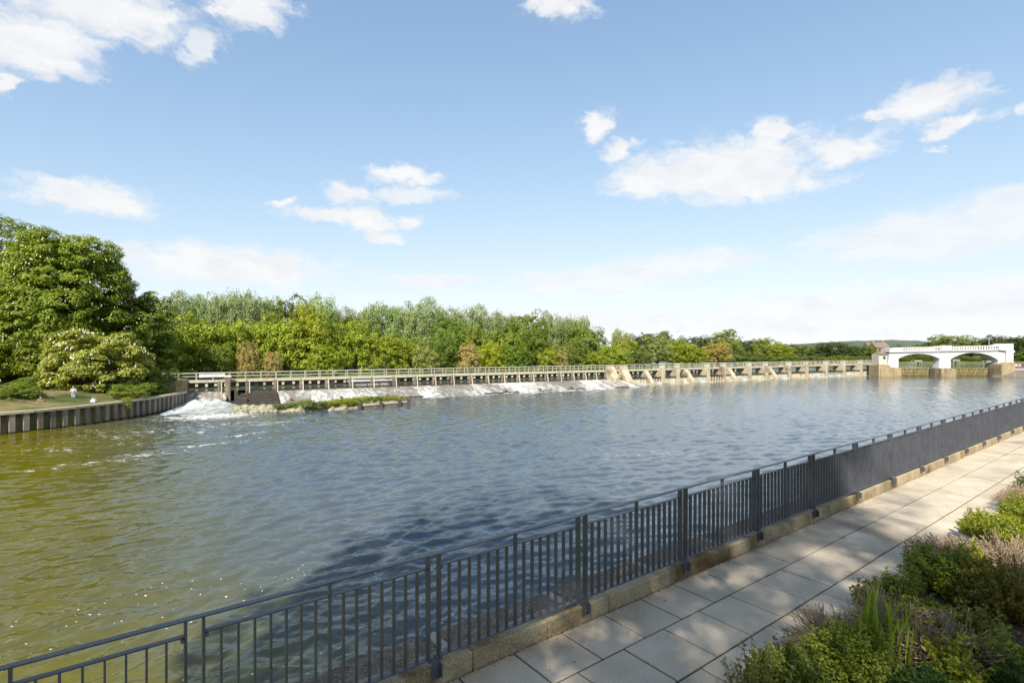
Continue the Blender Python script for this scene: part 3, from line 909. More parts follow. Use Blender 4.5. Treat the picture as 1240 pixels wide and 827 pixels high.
COL = {'lime': (0.26, 0.325, 0.034), 'mid': (0.185, 0.25, 0.038), 'deep': (0.13, 0.18, 0.030), 'grey': (0.265, 0.335, 0.155), 'pale': (0.27, 0.30, 0.10),
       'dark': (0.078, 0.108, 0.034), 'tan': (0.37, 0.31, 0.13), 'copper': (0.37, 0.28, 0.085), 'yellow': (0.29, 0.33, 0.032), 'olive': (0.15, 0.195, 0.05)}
WORD = {'lime': 'bright lime green', 'mid': 'mid green', 'deep': 'deep green', 'grey': 'airy grey green', 'pale': 'pale feathery green', 'dark': 'dark green',
        'tan': 'tan brown', 'copper': 'golden copper', 'yellow': 'yellow green', 'olive': 'olive green'}
SHAPE = {'bushy': 'bushy tree', 'airy': 'poplar', 'oak': 'broad oak', 'round': 'round crowned tree'}
NAMES = {'bushy': 'bushy_tree', 'airy': 'poplar_tree', 'oak': 'oak_tree', 'round': 'round_tree'}
ORD = ['first', 'second', 'third', 'fourth', 'fifth', 'sixth', 'seventh', 'eighth', 'ninth', 'tenth', 'eleventh', 'twelfth', 'thirteenth', 'fourteenth',
       'fifteenth', 'sixteenth', 'seventeenth', 'eighteenth', 'nineteenth', 'twentieth']
def ywalk(px):
    p = W(s_of_px(px), 0); return p.y
# (px, py of the top, half width in px, metres behind the footbridge, shape, hue)
ROWS = []
for px, top, hw in [(222, 353, 25), (246, 358, 22), (273, 352, 24), (301, 353, 26), (322, 360, 20), (381, 358, 26), (405, 372, 22), (441, 373, 22), (462, 365, 26),
                    (489, 370, 24), (514, 363, 28), (541, 373, 22), (569, 369, 24), (596, 377, 22), (620, 380, 20), (670, 378, 20), (698, 381, 19), (688, 388, 17)]:
    ROWS.append((px, top, hw, 52, 'airy', 'grey', 'rising behind the weir trees'))
for px, top, hw, off, sh, hue in [
    (347, 358, 24, 46, 'bushy', 'olive'), (372, 364, 20, 44, 'bushy', 'yellow'), (190, 372, 30, 42, 'bushy', 'mid'), (415, 380, 26, 40, 'bushy', 'mid'),
    (241, 383, 36, 24, 'bushy', 'lime'), (287, 386, 26, 26, 'bushy', 'lime'), (312, 384, 28, 30, 'bushy', 'lime'), (338, 382, 28, 26, 'bushy', 'lime'), (367, 380, 32, 25, 'bushy', 'lime'),
    (397, 389, 24, 28, 'bushy', 'mid'), (430, 386, 27, 27, 'bushy', 'lime'), (301, 410, 13, 17, 'bushy', 'tan'), (329, 424, 11, 17, 'bushy', 'tan'), (262, 415, 18, 19, 'bushy', 'mid'),
    (205, 400, 24, 28, 'bushy', 'lime'), (395, 415, 22, 20, 'bushy', 'lime'),
    (468, 404, 27, 22, 'bushy', 'lime'), (494, 407, 21, 24, 'bushy', 'lime'), (515, 416, 15, 19, 'bushy', 'pale'), (539, 404, 20, 22, 'bushy', 'deep'), (545, 384, 24, 36, 'bushy', 'mid'),
    (575, 392, 20, 32, 'bushy', 'mid'), (567, 415, 14, 19, 'bushy', 'tan'), (594, 413, 17, 22, 'bushy', 'yellow'), (608, 397, 26, 32, 'bushy', 'mid'), (623, 416, 18, 21, 'bushy', 'mid'),
    (637, 377, 26, 42, 'bushy', 'mid'), (648, 396, 22, 32, 'bushy', 'deep'), (667, 418, 16, 19, 'bushy', 'lime'), (679, 419, 8, 17, 'bushy', 'tan'), (697, 411, 18, 22, 'bushy', 'mid'),
    (709, 393, 26, 36, 'bushy', 'mid'), (721, 423, 17, 19, 'bushy', 'lime'), (740, 418, 18, 22, 'bushy', 'lime'), (757, 411, 17, 27, 'bushy', 'lime'), (752, 399, 13, 40, 'airy', 'pale'),
    (777, 402, 18, 60, 'oak', 'dark'), (797, 399, 20, 66, 'oak', 'dark'), (772, 424, 16, 22, 'bushy', 'olive'), (795, 405, 20, 34, 'round', 'pale'), (815, 408, 16, 44, 'bushy', 'mid'), (826, 412, 18, 34, 'bushy', 'lime'),
    (842, 419, 14, 30, 'bushy', 'lime'), (838, 406, 17, 75, 'oak', 'dark'), (860, 405, 18, 85, 'oak', 'dark'), (869, 413, 17, 36, 'round', 'copper'), (879, 398, 19, 62, 'round', 'mid')]:
    ROWS.append((px, top, hw, off, sh, hue, 'behind the weir railing'))
for px, top, hw, off, sh, hue in [
    (906, 409, 16, 128, 'oak', 'dark'), (899, 424, 12, 112, 'bushy', 'olive'), (926, 408, 14, 118, 'bushy', 'mid'), (946, 414, 15, 114, 'bushy', 'lime'), (960, 416, 14, 132, 'oak', 'dark'), (978, 417, 15, 120, 'oak', 'olive'),
    (996, 419, 12, 118, 'oak', 'dark'), (1008, 413, 21, 112, 'oak', 'dark'), (1030, 418, 15, 118, 'oak', 'dark'), (1046, 417, 14, 114, 'oak', 'deep'), (1062, 424, 12, 112, 'oak', 'olive'),
    (1088, 417, 14, 122, 'bushy', 'olive'), (1104, 417, 16, 126, 'oak', 'mid'), (1122, 415, 17, 122, 'oak', 'olive'), (1138, 411, 17, 116, 'bushy', 'olive'), (1153, 404, 20, 112, 'oak', 'olive'),
    (1176, 411, 15, 116, 'oak', 'dark'), (1196, 409, 16, 118, 'oak', 'dark'), (1214, 404, 18, 110, 'oak', 'dark'), (1236, 408, 17, 104, 'oak', 'dark'), (1262, 404, 22, 100, 'oak', 'deep'),
    (1228, 424, 15, 80, 'bushy', 'olive'), (1252, 422, 16, 76, 'bushy', 'mid')]:
    ROWS.append((px, top, hw, off, sh, hue, 'beyond the gated weir' if px < 1070 else 'behind the white bridge'))
ROWS.sort(key=lambda r: r[0])
count = {}
rnd = random.Random(21)
for (px, top, hw, off, sh, hue, where) in ROWS:
    key = (sh, hue, where)
    total_k = sum(1 for r in ROWS if (r[4], r[5], r[6]) == key)
    i = count.get(key, 0); count[key] = i + 1
    if 'beyond' in where or 'bridge' in where:
        Y = 150 + off - 22
        if off < 100: Y = 150 + off
    else:
        s = s_of_px(px, off); Y = W(s, off).y
    p = pd(px, top, Y)
    zb = 2.4
    hgt = max(4.5, p.z - zb)
    base = Vector((p.x, p.y, zb - 0.1))
    width = 2 * hw / FPX * Y * 0.98
    nk = {'bushy': 4, 'airy': 3, 'oak': 3, 'round': 2}[sh]
    jit = rnd.uniform(0.88, 1.12)
    c = tuple(min(1, x * jit * rnd.uniform(0.94, 1.06)) for x in COL[hue])
    lab = f'{WORD[hue]} {SHAPE[sh]} {where}'
    if total_k > 1: lab += f', {ORD[i]} from left' if i < len(ORD) else f', last of these'
    tree('%s%d' % (sh, rnd.randrange(nk)), base, width, hgt, c, rnd.uniform(0, 6.28), NAMES[sh], lab, 'tree', 'trees ' + where, wy=width * rnd.uniform(0.9, 1.1))

rnd = random.Random(5)
FBX = [905, 922, 938, 953, 967, 984, 1000, 1017, 1033, 1050, 1068, 1092, 1104, 1118, 1131, 1146, 1160, 1174, 1188, 1200, 1222, 1238, 1256]
for k, px in enumerate(FBX):
    Y = rnd.uniform(222, 230)
    p = pd(px, 431 + rnd.uniform(-1.5, 1.5), Y)
    hue = rnd.choice(['olive', 'mid', 'deep', 'olive'])
    c_ = COL[hue]
    b_ = tree('bushy%d' % (k % 4), Vector((p.x, Y, 1.9)), rnd.uniform(6.5, 9.5), p.z - 1.9, c_, k * 1.3, 'waterside_bush',
              'low %s bush on the far waterside, %s' % (WORD[hue], (ORD[k] + ' from the left') if k < 20 else ['third from the right', 'second from the right', 'farthest right'][k - 20]), 'shrub', 'bushes along the far waterside')
# big horse chestnuts on the left bank, at their real size
def big_tree(name, base, rad, hgt, seed, colour, label, zlo, n, nclump, per, rc, leaf, blossoms, power=0.55, group='horse chestnuts on the left bank'):
    rnd = random.Random(seed)
    lb = [(x * hgt, y * hgt, z * hgt, a * hgt, b * hgt, c * hgt) for (x, y, z, a, b, c) in lobes_dome(seed, n, zlo, 1.0, rad / hgt, (0.10, 0.17), power)]
    root = empty(name, base, rnd.uniform(0, 6))
    tag(root, label, 'tree', group)
    me = crown_mesh('chestnut_crown', seed, lb, nclump, per, rc, leaf, 0.55, 0.75, 0.6, -0.7, aspect=0.55)
    cr = link(bpy.data.objects.new('crown', me), root); cr.color = (*colour, 1)
    link(bpy.data.objects.new('trunk', trunk_mesh('chestnut_trunk', seed, hgt * 0.8, 0.45 * hgt / 20, lb[1:16])), root)
    if blossoms:
        rs = np.random.default_rng(seed + 1)
        vs, fs = [], []
        k = 0
        while k < blossoms:
            l = lb[rs.integers(0, len(lb))]
            d = sph(rs, 1)[0]
            if d[2] < -0.15: continue
            p = np.array(l[:3]) + d * np.array(l[3:]) * rs.uniform(0.97, 1.10)
            q = np.array([np.linalg.norm((p - np.array(x[:3])) / np.array(x[3:])) for x in lb])
            if (q < 0.95).sum() > 0: continue
            h_ = rs.uniform(0.22, 0.36); r_ = rs.uniform(0.06, 0.09)
            b = len(vs)
            for a in range(5): vs.append(p + np.array([math.cos(a * 1.2566) * r_, math.sin(a * 1.2566) * r_, 0.03]))
            for a in range(5): vs.append(p + np.array([math.cos(a * 1.2566 + .5) * r_ * 0.6, math.sin(a * 1.2566 + .5) * r_ * 0.6, h_ * 0.6]))
            vs.append(p + np.array([0, 0, h_]))
            for a in range(5):
                fs.append((b + a, b + (a + 1) % 5, b + 5 + (a + 1) % 5, b + 5 + a)); fs.append((b + 5 + a, b + 5 + (a + 1) % 5, b + 10))
            k += 1
        mb = MB(); mb.add(vs, fs); tag(mb.build('blossoms', M['blossom'], root), kind='stuff')
    return root
def chest(px, top, hw, Y, zb, **kw):
    p = pd(px, top, Y)
    return dict(base=Vector((p.x, p.y, zb)), rad=hw / FPX * Y, hgt=p.z - zb)
a = chest(80, 279, 68, 77, 3.2)
big_tree('chestnut_tree', a['base'], a['rad'], a['hgt'], 501, (0.205, 0.27, 0.030), 'tallest rounded horse chestnut above the left bank, dotted with pale blossom', 0.03, 60, 1750, 92, 1.05, 0.19, 520, 1.0)
a = chest(-8, 256, 48, 92, 3.4)
big_tree('chestnut_tree', a['base'], a['rad'], a['hgt'], 502, (0.18, 0.225, 0.028), 'tall chestnut at the edge behind the rounded one, reaching highest', 0.12, 40, 800, 70, 1.15, 0.20, 120)
a = chest(117, 399, 56, 67, 2.2)
big_tree('chestnut_tree', a['base'], a['rad'], a['hgt'], 503, (0.285, 0.315, 0.06), 'low spreading chestnut thick with cream blossom above the standing person', 0.0, 34, 560, 84, 0.72, 0.165, 560)
a = chest(24, 402, 52, 71, 2.7)
big_tree('chestnut_tree', a['base'], a['rad'], a['hgt'], 504, (0.17, 0.215, 0.024), 'low dark chestnut hanging over the seated person', 0.04, 30, 480, 76, 0.8, 0.17, 160)
a = chest(168, 352, 38, 84, 3.0)
big_tree('chestnut_tree', a['base'], a['rad'], a['hgt'], 505, (0.165, 0.225, 0.03), 'dark green chestnut right of the rounded one, nearest the weir', 0.0, 32, 620, 70, 0.85, 0.18, 60)

# shrubs on the left bank
def bush(px, py, hw, top, Y, hue, label, name='shrub', group='shrubs on the left bank', kind='bushy1', zb=None):
    b = pd(px, py, Y); t = pd(px, top, Y)
    return tree(kind, Vector((b.x, b.y, b.z if zb is None else zb)), 2 * hw / FPX * Y, t.z - b.z, COL[hue], px * 0.7, name, label, 'shrub', group)
bush(15, 489, 30, 462, 56.0, 'mid', 'leafy green shrub on the bank left of the seated person')
bush(38, 478, 18, 455, 62, 'mid', 'small green shrub on the slope behind the seated person', kind='bushy2')
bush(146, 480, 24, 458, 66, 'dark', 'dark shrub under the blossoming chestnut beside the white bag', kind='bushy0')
bush(172, 478, 22, 452, 70, 'deep', 'deep green shrub under the dark chestnut near the pile wall', kind='bushy3')
bush(196, 478, 17, 446, 74, 'olive', 'olive ivy covered shrub against the stone abutment', kind='oak1')
bush(152, 497, 6, 480, 60.6, 'lime', 'tuft of green leaves hanging over the pile wall', kind='oak2')
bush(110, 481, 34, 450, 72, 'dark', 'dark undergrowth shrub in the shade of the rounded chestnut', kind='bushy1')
bush(160, 485, 22, 463, 64.0, 'mid', 'green shrub spreading over the bank between white bag and stone abutment', kind='oak0')
bush(133, 484, 16, 467, 65.5, 'deep', 'small deep green shrub right behind the white bag', kind='oak2')
bush(185, 484, 17, 458, 70, 'mid', 'green shrub reaching the pile wall beside the stone abutment', kind='bushy1')
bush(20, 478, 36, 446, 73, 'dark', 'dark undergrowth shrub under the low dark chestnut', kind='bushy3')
bush(75, 479, 24, 462, 72, 'deep', 'deep green shrub on the bank behind the standing person', kind='oak1')
bush(60, 477, 20, 461, 66.5, 'deep', 'rounded deep green shrub at the back of the sandy bank between the two people', kind='oak2')
bush(101, 478, 18, 463, 66, 'mid', 'green shrub right behind the standing person', kind='oak0')
bush(122, 479, 18, 464, 65.5, 'deep', 'deep green shrub on the bank above the white bag', kind='bushy2')
bush(60, 476, 30, 455, 80, 'dark', 'dark undergrowth shrub behind the two people', kind='bushy2')

# ------------------------------------------------------------------ the weir
weir = empty('weir', W(0, 0))
weir.rotation_euler = (0, 0, RZW)
tag(weir, 'long sloping weir streaked with white water below the trestle footbridge', 'weir')
# white water material for the spillway
def foam_mat(name, dark, white, amount, sc=(0.35, 1.6, 1), scale=1.2):
    m = bpy.data.materials.new(name)
    nt = nodes_of(m)
    out = N(nt, 'ShaderNodeOutputMaterial'); p = N(nt, 'ShaderNodeBsdfPrincipled'); L(nt, p.outputs[0], out.inputs[0])
    tcn = N(nt, 'ShaderNodeTexCoord')
    v = mapping(nt, tcn.outputs['Object'], sc=sc)
    f = math_n(nt, 'ADD', math_n(nt, 'MULTIPLY', noise(nt, v, scale, 8, 0.7, 0.3), 0.5),
               math_n(nt, 'MULTIPLY', noise(nt, mapping(nt, tcn.outputs['Object'], sc=(1, 0.12, 1)), 0.16, 3, 0.5), 0.5))
    r = ramp(nt, [(amount - 0.07, dark), (amount + 0.045, white)])
    L(nt, f, r.inputs[0]); L(nt, r.outputs[0], p.inputs['Base Color'])
    p.inputs['Roughness'].default_value = 0.45
    b = N(nt, 'ShaderNodeBump'); b.inputs['Strength'].default_value = 0.8; b.inputs['Distance'].default_value = 0.15
    L(nt, noise(nt, v, 3.0, 6, 0.7), b.inputs['Height']); L(nt, b.outputs[0], p.inputs['Normal'])
    return m
M['spill'] = foam_mat('spillway_water', (0.20, 0.18, 0.15), (0.66, 0.65, 0.61), 0.53, (1.5, 0.35, 1))
M['foam'] = foam_mat('white_water', (0.20, 0.22, 0.19), (0.60, 0.61, 0.59), 0.53, (1, 1, 1), 1.6)
S745 = s_of_px(742)
TOE = -8.0
rs = np.random.default_rng(3)
def spill_grid(s0, s1, y0, z0, y1, z1, ns, ny, amp):
    ss = np.linspace(s0, s1, ns); tt = np.linspace(0, 1, ny)
    vs = []
    for s_ in ss:
        for t_ in tt:
            zz = z0 + (z1 - z0) * t_ ** 1.15 + amp * rs.normal() * (0.2 + t_)
            vs.append((s_, y0 + (y1 - y0) * t_ + (0.35 * rs.normal() if t_ == 1 else 0), zz))
    idx = (np.arange(ns - 1)[:, None] * ny + np.arange(ny - 1)[None, :]).ravel()
    return np.array(vs), np.stack([idx, idx + 1, idx + ny + 1, idx + ny], -1)
v_, f_ = spill_grid(12.6, S745 + 1, -0.35, 1.35, TOE, -0.06, 240, 14, 0.03)
obj_np('spillway', v_, f_, M['spill'], weir, True)
mb = MB(); mb.box(((8.5 + S745) / 2, -0.15, 0.9), (S745 - 8.0, 0.35, 1.3)); mb.build('crest_beam', M['timberdark'], weir)
mb = MB()
for i, s_ in enumerate(np.arange(10, S745 - 4, 3.6)):
    if (i * 7) % 5 < 3:
        L_ = 2.6 + ((i * 13) % 7) * 0.25
        mb.box((s_ + 1.2, TOE + 1.0 + 0.6 * math.sin(i * 1.7), 0.13), (L_, 0.35, 0.26))
        if i % 2: mb.box((s_ + 0.6, TOE + 2.6, 0.42), (0.3, 2.6, 0.18))
mb.build('toe_timber', M['timberdark'], weir)
# fan of white water below the sluice opening on the left
g = 110
vs_ = []
sw = [(rs.uniform(4, 26), rs.uniform(4, 22), rs.uniform(0, 6.28)) for _ in range(26)]
def chop(a, b):
    return sum(math.sin(fa * a + fb * b + ph + 1.3 * math.sin(fb * a)) * 4 / (fa + fb) for fa, fb, ph in sw) / 2.6
for j in range(g):
    for i in range(g):
        a = i / (g - 1); b = j / (g - 1)
        p0 = Vector((-46.6, 74.6, 0)).lerp(Vector((-41.0, 76.2, 0)), a)
        p1 = Vector((-43.0, 61.5, 0)).lerp(Vector((-30.5, 67.5, 0)), a)
        p = p0.lerp(p1, b)
        e = min(1, min(a, 1 - a) * 5)
        body = 1.0 * (1 - b) ** 1.3 * (0.55 + 0.45 * e)
        c_ = chop(a, b)
        plume = 0.9 * math.exp(-((a - 0.30) / 0.13) ** 2 - ((b - 0.18) / 0.12) ** 2)
        zz = body * (0.8 + 0.45 * c_) + plume * (0.7 + 0.6 * c_) + 0.10 * c_ * (1 - b) + 0.05 * rs.random() * (1 - b)
        zz *= 0.75
        zz -= 0.14 * max(0, b - 0.55 + 0.22 * c_) + 0.25 * max(0, 0.06 - min(a, 1 - a)) / 0.06
        vs_.append((p.x, p.y, zz + 0.02))
ii = (np.arange(g - 1)[:, None] * g + np.arange(g - 1)[None, :]).ravel()
ff = np.stack([ii, ii + 1, ii + g + 1, ii + g], -1)
o = obj_np('white_water', np.array(vs_), ff, M['foam'], None, True)
tag(o, 'white churning water pouring from the sluice beside the pile wall', 'white water', kind='stuff')
# left abutment
ab = MB()
q0 = pz(207, 481, BANK); q1 = Vector((-45.9, 74.2, 0))
ab.prism([(0, 0), (0, 4.0), (1.0, 4.15), (5.2, 4.15), (5.2, 0)], (-46.9, 73.6, -0.6), Vector((-0.25, 1, 0)).normalized(), (0, 0, 1), Vector((-2.4, -0.4, 0)))
tag(ab.build('abutment_wall', M['stonewet']), 'tan stone abutment wall where the pile wall meets the weir footbridge', 'wall')
# sluice on the left: falling water, pier post, dark timber steps
mb = MB()
sl_ = empty('timber_sluice', W(1.5, 0)); sl_.rotation_euler = (0, 0, RZW)
tag(sl_, 'timber sluice with a tall brown post and dark steps beside the white water', 'sluice')
mb.box((4.2, -0.4, 1.5), (0.75, 0.9, 4.4), bev=0.05); mb.build('post', M['timber'], sl_)
mb = MB(); mb.box((4.2, -0.4, 3.85), (0.95, 1.1, 0.35), bev=0.03); mb.build('post_cap', M['cream'], sl_)
mb = MB(); mb.box((5.3, -1.6, 0.8), (0.5, 0.6, 2.0), bev=0.04); mb.box((6.4, -4.6, 0.2), (0.7, 0.7, 1.3), bev=0.08); mb.build('stub_post', M['timberdark'], sl_)
mb = MB()
for k in range(5):
    mb.box((9.0 - 0.15 * k, -1.0 - k * 0.95, 1.12 - k * 0.24), (7.4 - k * 0.3, 0.95, 0.2)); mb.box((9.0 - 0.15 * k, -1.0 - k * 0.95, 0.4 - k * 0.24), (7.3 - k * 0.3, 0.5, 1.25))
mb.build('step', M['timberdark'], sl_)
v_, f_ = spill_grid(-1.6, 4.0, 0.2, 1.55, -1.9, 0.45, 30, 10, 0.03)
obj_np('falling_water', v_, f_, M['spill'], sl_, True)

# footbridges on the weir
def footbridge(name, label, s0, s1, trestle_px):
    root = empty(name, W(0, 0)); root.rotation_euler = (0, 0, RZW)
    tag(root, label, 'footbridge')
    Ls = s1 - s0; sm = (s0 + s1) / 2
    mb = MB(); mb.box((sm, 0.85, 3.22), (Ls, 1.7, 0.14)); mb.build('deck', M['timberpale'], root)
    mb = MB(); mb.box((sm, -0.04, 3.13), (Ls, 0.07, 0.34)); mb.build('fascia', M['timberpale'], root)
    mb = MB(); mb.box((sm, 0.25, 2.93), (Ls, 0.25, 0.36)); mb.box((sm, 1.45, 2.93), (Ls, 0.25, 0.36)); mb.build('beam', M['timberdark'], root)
    for yy in (0.06, 1.64):
        for zz, th in ((4.36, 0.10), (3.86, 0.07)):
            mb = MB(); mb.box((sm, yy, zz), (Ls, th, th)); mb.build('handrail', M['railgrey'], root)
    mb = MB(); mb.box((0, 0, 0), (0.11, 0.11, 1.07)); proto = mb.build('railing_post', M['railgrey'], root)
    first = True
    n = int(Ls / 2.15)
    for i in range(n + 1):
        for yy in (0.06, 1.64):
            if not first and i * 2 + (yy > 1) >= 100: continue
            o = proto if first else copy_part(proto, root); first = False
            o.location = (s0 + 0.1 + (Ls - 0.2) * i / n, yy, 3.82)
    if trestle_px:
        mb = MB(); mb.box((0, 0, 0), (0.34, 0.34, 2.3), bev=0.03); tp = mb.build('trestle_post', M['timber'], root)
        mb = MB(); mb.bar((0, -0.55, -1.0), (0, -0.12, 0.9), 0.16, 0.16); tb = mb.build('trestle_brace', M['timberpale'], root)
        mb = MB(); mb.box((0, 0, 0), (0.55, 0.4, 1.7), bev=0.03); wp = mb.build('white_pile', M['cream'], root)
        for k, px in enumerate(trestle_px):
            s_ = s_of_px(px)
            o = tp if k == 0 else copy_part(tp, root); o.location = (s_, 0.08, 2.05)
            o = tb if k == 0 else copy_part(tb, root); o.location = (s_ + 0.35, 0.05, 2.0)
            if k % 3 == 1:
                o = wp if k == 1 else copy_part(wp, root); o.location = (s_ + 1.4, 2.1, 2.2)
    return root
TP = [265, 299, 333, 364, 395, 424, 450, 477, 502.6, 524.8, 547, 569, 589, 608.4, 626.6, 643.7, 660.8, 677, 692.6, 707, 720, 733]
fbr = footbridge('trestle_footbridge', 'long timber trestle footbridge with pale handrails standing on the weir', -3.0, S745 + 1, TP)
S_B = s_of_px(1061)
fbr2 = footbridge('gated_weir_footbridge', 'pale railed footbridge on stone piers between the weir and the white bridge', S745 + 1.05, S_B, [])
mb = MB(); mb.box((0, 0, 0), (3.4, 0.10, 0.62)); mb.box((0, 0, 0.34), (3.6, 0.3, 0.06))
o = mb.build('notice_board', M['white']); o.location = W(3.6, -0.1, 4.05); o.rotation_euler = (0, 0, RZW)
tag(o, 'blank white board fixed to the footbridge railing above the sluice', 'board')

# piers, buttresses and gates of the gated weir
def pier(px, kind, label):
    s_ = s_of_px(px, -1.0)
    root = empty('stone_pier', W(s_, 0)); root.rotation_euler = (0, 0, RZW)
    tag(root, label, 'pier', 'stone piers of the gated weir')
    mb = MB()
    if kind == 'gable':
        mb.prism([(2.4, -1), (2.4, 0.9), (0.1, 4.2), (-0.3, 4.2), (-2.7, 0.9), (-2.7, -1)], (-0.9, 0, 0), (0, 1, 0), (0, 0, 1), (1.8, 0, 0))
        mb.build('pier_body', M['stone'], root)
    elif kind == 'buttress':
        mb.prism([(2.0, -1), (2.0, 1.2), (0.4, 2.95), (-0.4, 2.95), (-2.2, 0.7), (-2.6, -1)], (-0.55, 0, 0), (0, 1, 0), (0, 0, 1), (1.1, 0, 0))
        mb.build('pier_body', M['stone'], root)
    else:
        mb.box((0, 0.1, 1.25), (0.9, 3.2, 4.5), bev=0.06)
        mb.build('pier_body', M['stone'], root)
        mb = MB(); mb.box((0, -0.9, 3.9), (0.95, 1.0, 0.8), bev=0.05); mb.box((0, -0.9, 4.38), (1.2, 1.2, 0.18), bev=0.04)
        mb.build('winch_housing', M['cream'], root)
    mb = MB(); mb.box((0, -0.1, -0.35), (1.5 if kind != 'gable' else 2.1, 4.6 if kind == 'post' else 7.0, 1.0), bev=0.1)
    mb.build('footing', M['stonewet'], root)
    return s_
PIERS = [(742, 'gable'), (757, 'gable'), (785, 'buttress'), (802, 'post'), (820, 'post'), (834, 'buttress'), (856.5, 'post'), (876, 'post'), (886, 'buttress'), (907, 'post'),
         (927, 'post'), (935, 'buttress'), (955, 'post'), (976, 'post'), (1000, 'post'), (1021, 'post'), (1041.6, 'post'), (1061.5, 'post')]
plab = {'gable': 'gable ended stone pier with steep sloping front', 'buttress': 'low sloping stone buttress between the sluice gates', 'post': 'slim stone pier topped by a cream winch housing'}
cnt = {}
ss_ = []
for px, kd in PIERS:
    i = cnt.get(kd, 0); cnt[kd] = i + 1
    ss_.append((pier(px, kd, f'{plab[kd]}, {ORD[i]} from the trestle footbridge'), kd))
gi = 0
for (a, ka), (b, kb) in zip(ss_, ss_[1:]):
    wa = 0.95 if ka == 'gable' else 0.56; wb = 0.95 if kb == 'gable' else 0.56
    a2, b2 = a + wa, b - wb
    if b2 - a2 < 0.7: continue
    root = empty('sluice_gate', W((a2 + b2) / 2, -1.0)); root.rotation_euler = (0, 0, RZW)
    tag(root, f'pale timber sluice gate with trickling water, {ORD[gi]} from the gable ended piers', 'sluice gate', 'sluice gates of the gated weir')
    wd = b2 - a2
    mb = MB(); mb.box((0, 0.1, 0.55), (wd, 0.12, 1.7)); mb.build('gate_panel', M['gate'] if gi % 4 != 2 else M['timber'], root)
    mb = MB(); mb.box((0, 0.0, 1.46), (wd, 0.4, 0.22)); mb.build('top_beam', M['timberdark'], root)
    mb = MB()
    n = max(3, int(wd / 0.75))
    for k in range(n): mb.box((-wd / 2 + wd * (k + 0.5) / n, -0.03, 0.55), (0.16, 0.12, 1.6))
    mb.build('stave', M['cream'] if gi % 2 else M['gate'], root)
    v_, f_ = spill_grid(-wd / 2, wd / 2, -0.12, 0.10 + 0.22 * (gi % 3), -1.0, -0.05, max(8, int(wd * 5)), 8, 0.05)
    obj_np('white_apron', v_, f_, M['foam'], root, True)
    gi += 1

# bank revetment behind the weir: short pale piles
rv = empty('bank_revetment', W(0, 8.2)); rv.rotation_euler = (0, 0, RZW)
tag(rv, 'row of short pale piles edging the island bank behind the footbridge', 'revetment')
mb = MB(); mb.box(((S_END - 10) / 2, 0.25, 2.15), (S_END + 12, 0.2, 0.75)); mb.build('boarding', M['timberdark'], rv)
mb = MB(); mb.box(((S_END - 10) / 2, -0.05, 2.46), (S_END + 12, 0.5, 0.16)); mb.build('capping', M['timberpale'], rv)
mb = MB(); mb.box((0, 0, 0), (0.42, 0.4, 0.62), bev=0.04); pp = mb.build('pile', M['gate'], rv)
n = 96
for i in range(n):
    o = pp if i == 0 else copy_part(pp, rv)
    o.location = (-9 + (S_END + 7) * i / (n - 1) + rnd.uniform(-.18, .18), -0.02, 2.08 + rnd.uniform(-.08, .08))

# rubble island in front of the weir
rr0, rr1 = on(288, 500), on(492, 490)
line = [on(286, 500.5), on(330, 499.5), on(375, 498), on(415, 496.2), on(450, 493.5), on(485, 491.0)]
vs_, fs_ = [], []
ln = resample(line, 0.9)
prf = [(-0.5, -0.35), (0.3, 0.10), (1.2, 0.42), (2.6, 0.62), (4.2, 0.55), (6.0, 0.2), (7.5, -0.2)]
rnd = random.Random(6)
for p in ln:
    for dq, hz in prf:
        vs_.append((p.x + WM.x * dq + rnd.uniform(-.15, .15), p.y + WM.y * dq + rnd.uniform(-.15, .15), hz + rnd.uniform(-0.1, 0.12)))
for i in range(len(ln) - 1):
    for j in range(len(prf) - 1): fs_.append((i * 7 + j, (i + 1) * 7 + j, (i + 1) * 7 + j + 1, i * 7 + j + 1))
mb = MB(); mb.add(vs_, fs_)
tag(mb.build('rubble_bank', M['stonepale']), kind='structure')
mb = MB()
for i in range(340):
    p = ln[rnd.randrange(len(ln))]; dq = rnd.uniform(-0.4, 2.6)
    hz = np.interp(dq, [a for a, _ in prf], [b for _, b in prf])
    r_ = rnd.uniform(0.12, 0.34)
    b0 = len(mb.v)
    mb.ball((p.x + WM.x * dq + rnd.uniform(-.5, .5), p.y + WM.y * dq, hz + r_ * 0.2), r_, 0, 6, 4, (rnd.uniform(.8, 1.5), rnd.uniform(.8, 1.3), rnd.uniform(.5, .9)))
    for k in range(b0, len(mb.v)): mb.v[k] = tuple(c + rnd.uniform(-.03, .03) for c in mb.v[k])
mb.sm = [False] * len(mb.sm)
tag(mb.build('rubble', M['stonepale']), 'pale rubble stones piled along the low bank below the weir', 'rubble', kind='stuff')
k = 0
for px, py, hw, top, hue in [(352, 495, 5, 487, 'mid'), (371, 496, 6, 484, 'mid'), (384, 495, 6, 487, 'olive'), (398, 493, 7, 485, 'lime'), (412, 492, 8, 483, 'yellow'), (426, 491, 8, 482, 'lime'),
                             (440, 489, 8, 480, 'lime'), (454, 488, 7, 479.5, 'olive'), (467, 487, 7, 480, 'lime'), (480, 487, 6, 479, 'yellow'), (338, 496, 4, 489, 'olive')]:
    Y = pz(px, py, 0.45).y + 1.6
    bush(px, py, hw * 1.55, top - 0.5, Y, hue, f'small {WORD[hue]} bush on the rubble bank below the weir, {ORD[k]} added from the sluice side' if False else f'small {WORD[hue]} bush growing among the rubble about {["under the board side", "next to it"][0] if False else ORD[sorted([352,371,384,398,412,426,440,454,467,480,338]).index(px)]} from the sluice', 'rubble_bush', 'bushes on the rubble bank', 'oak%d' % (k % 3), zb=0.3)
    k += 1
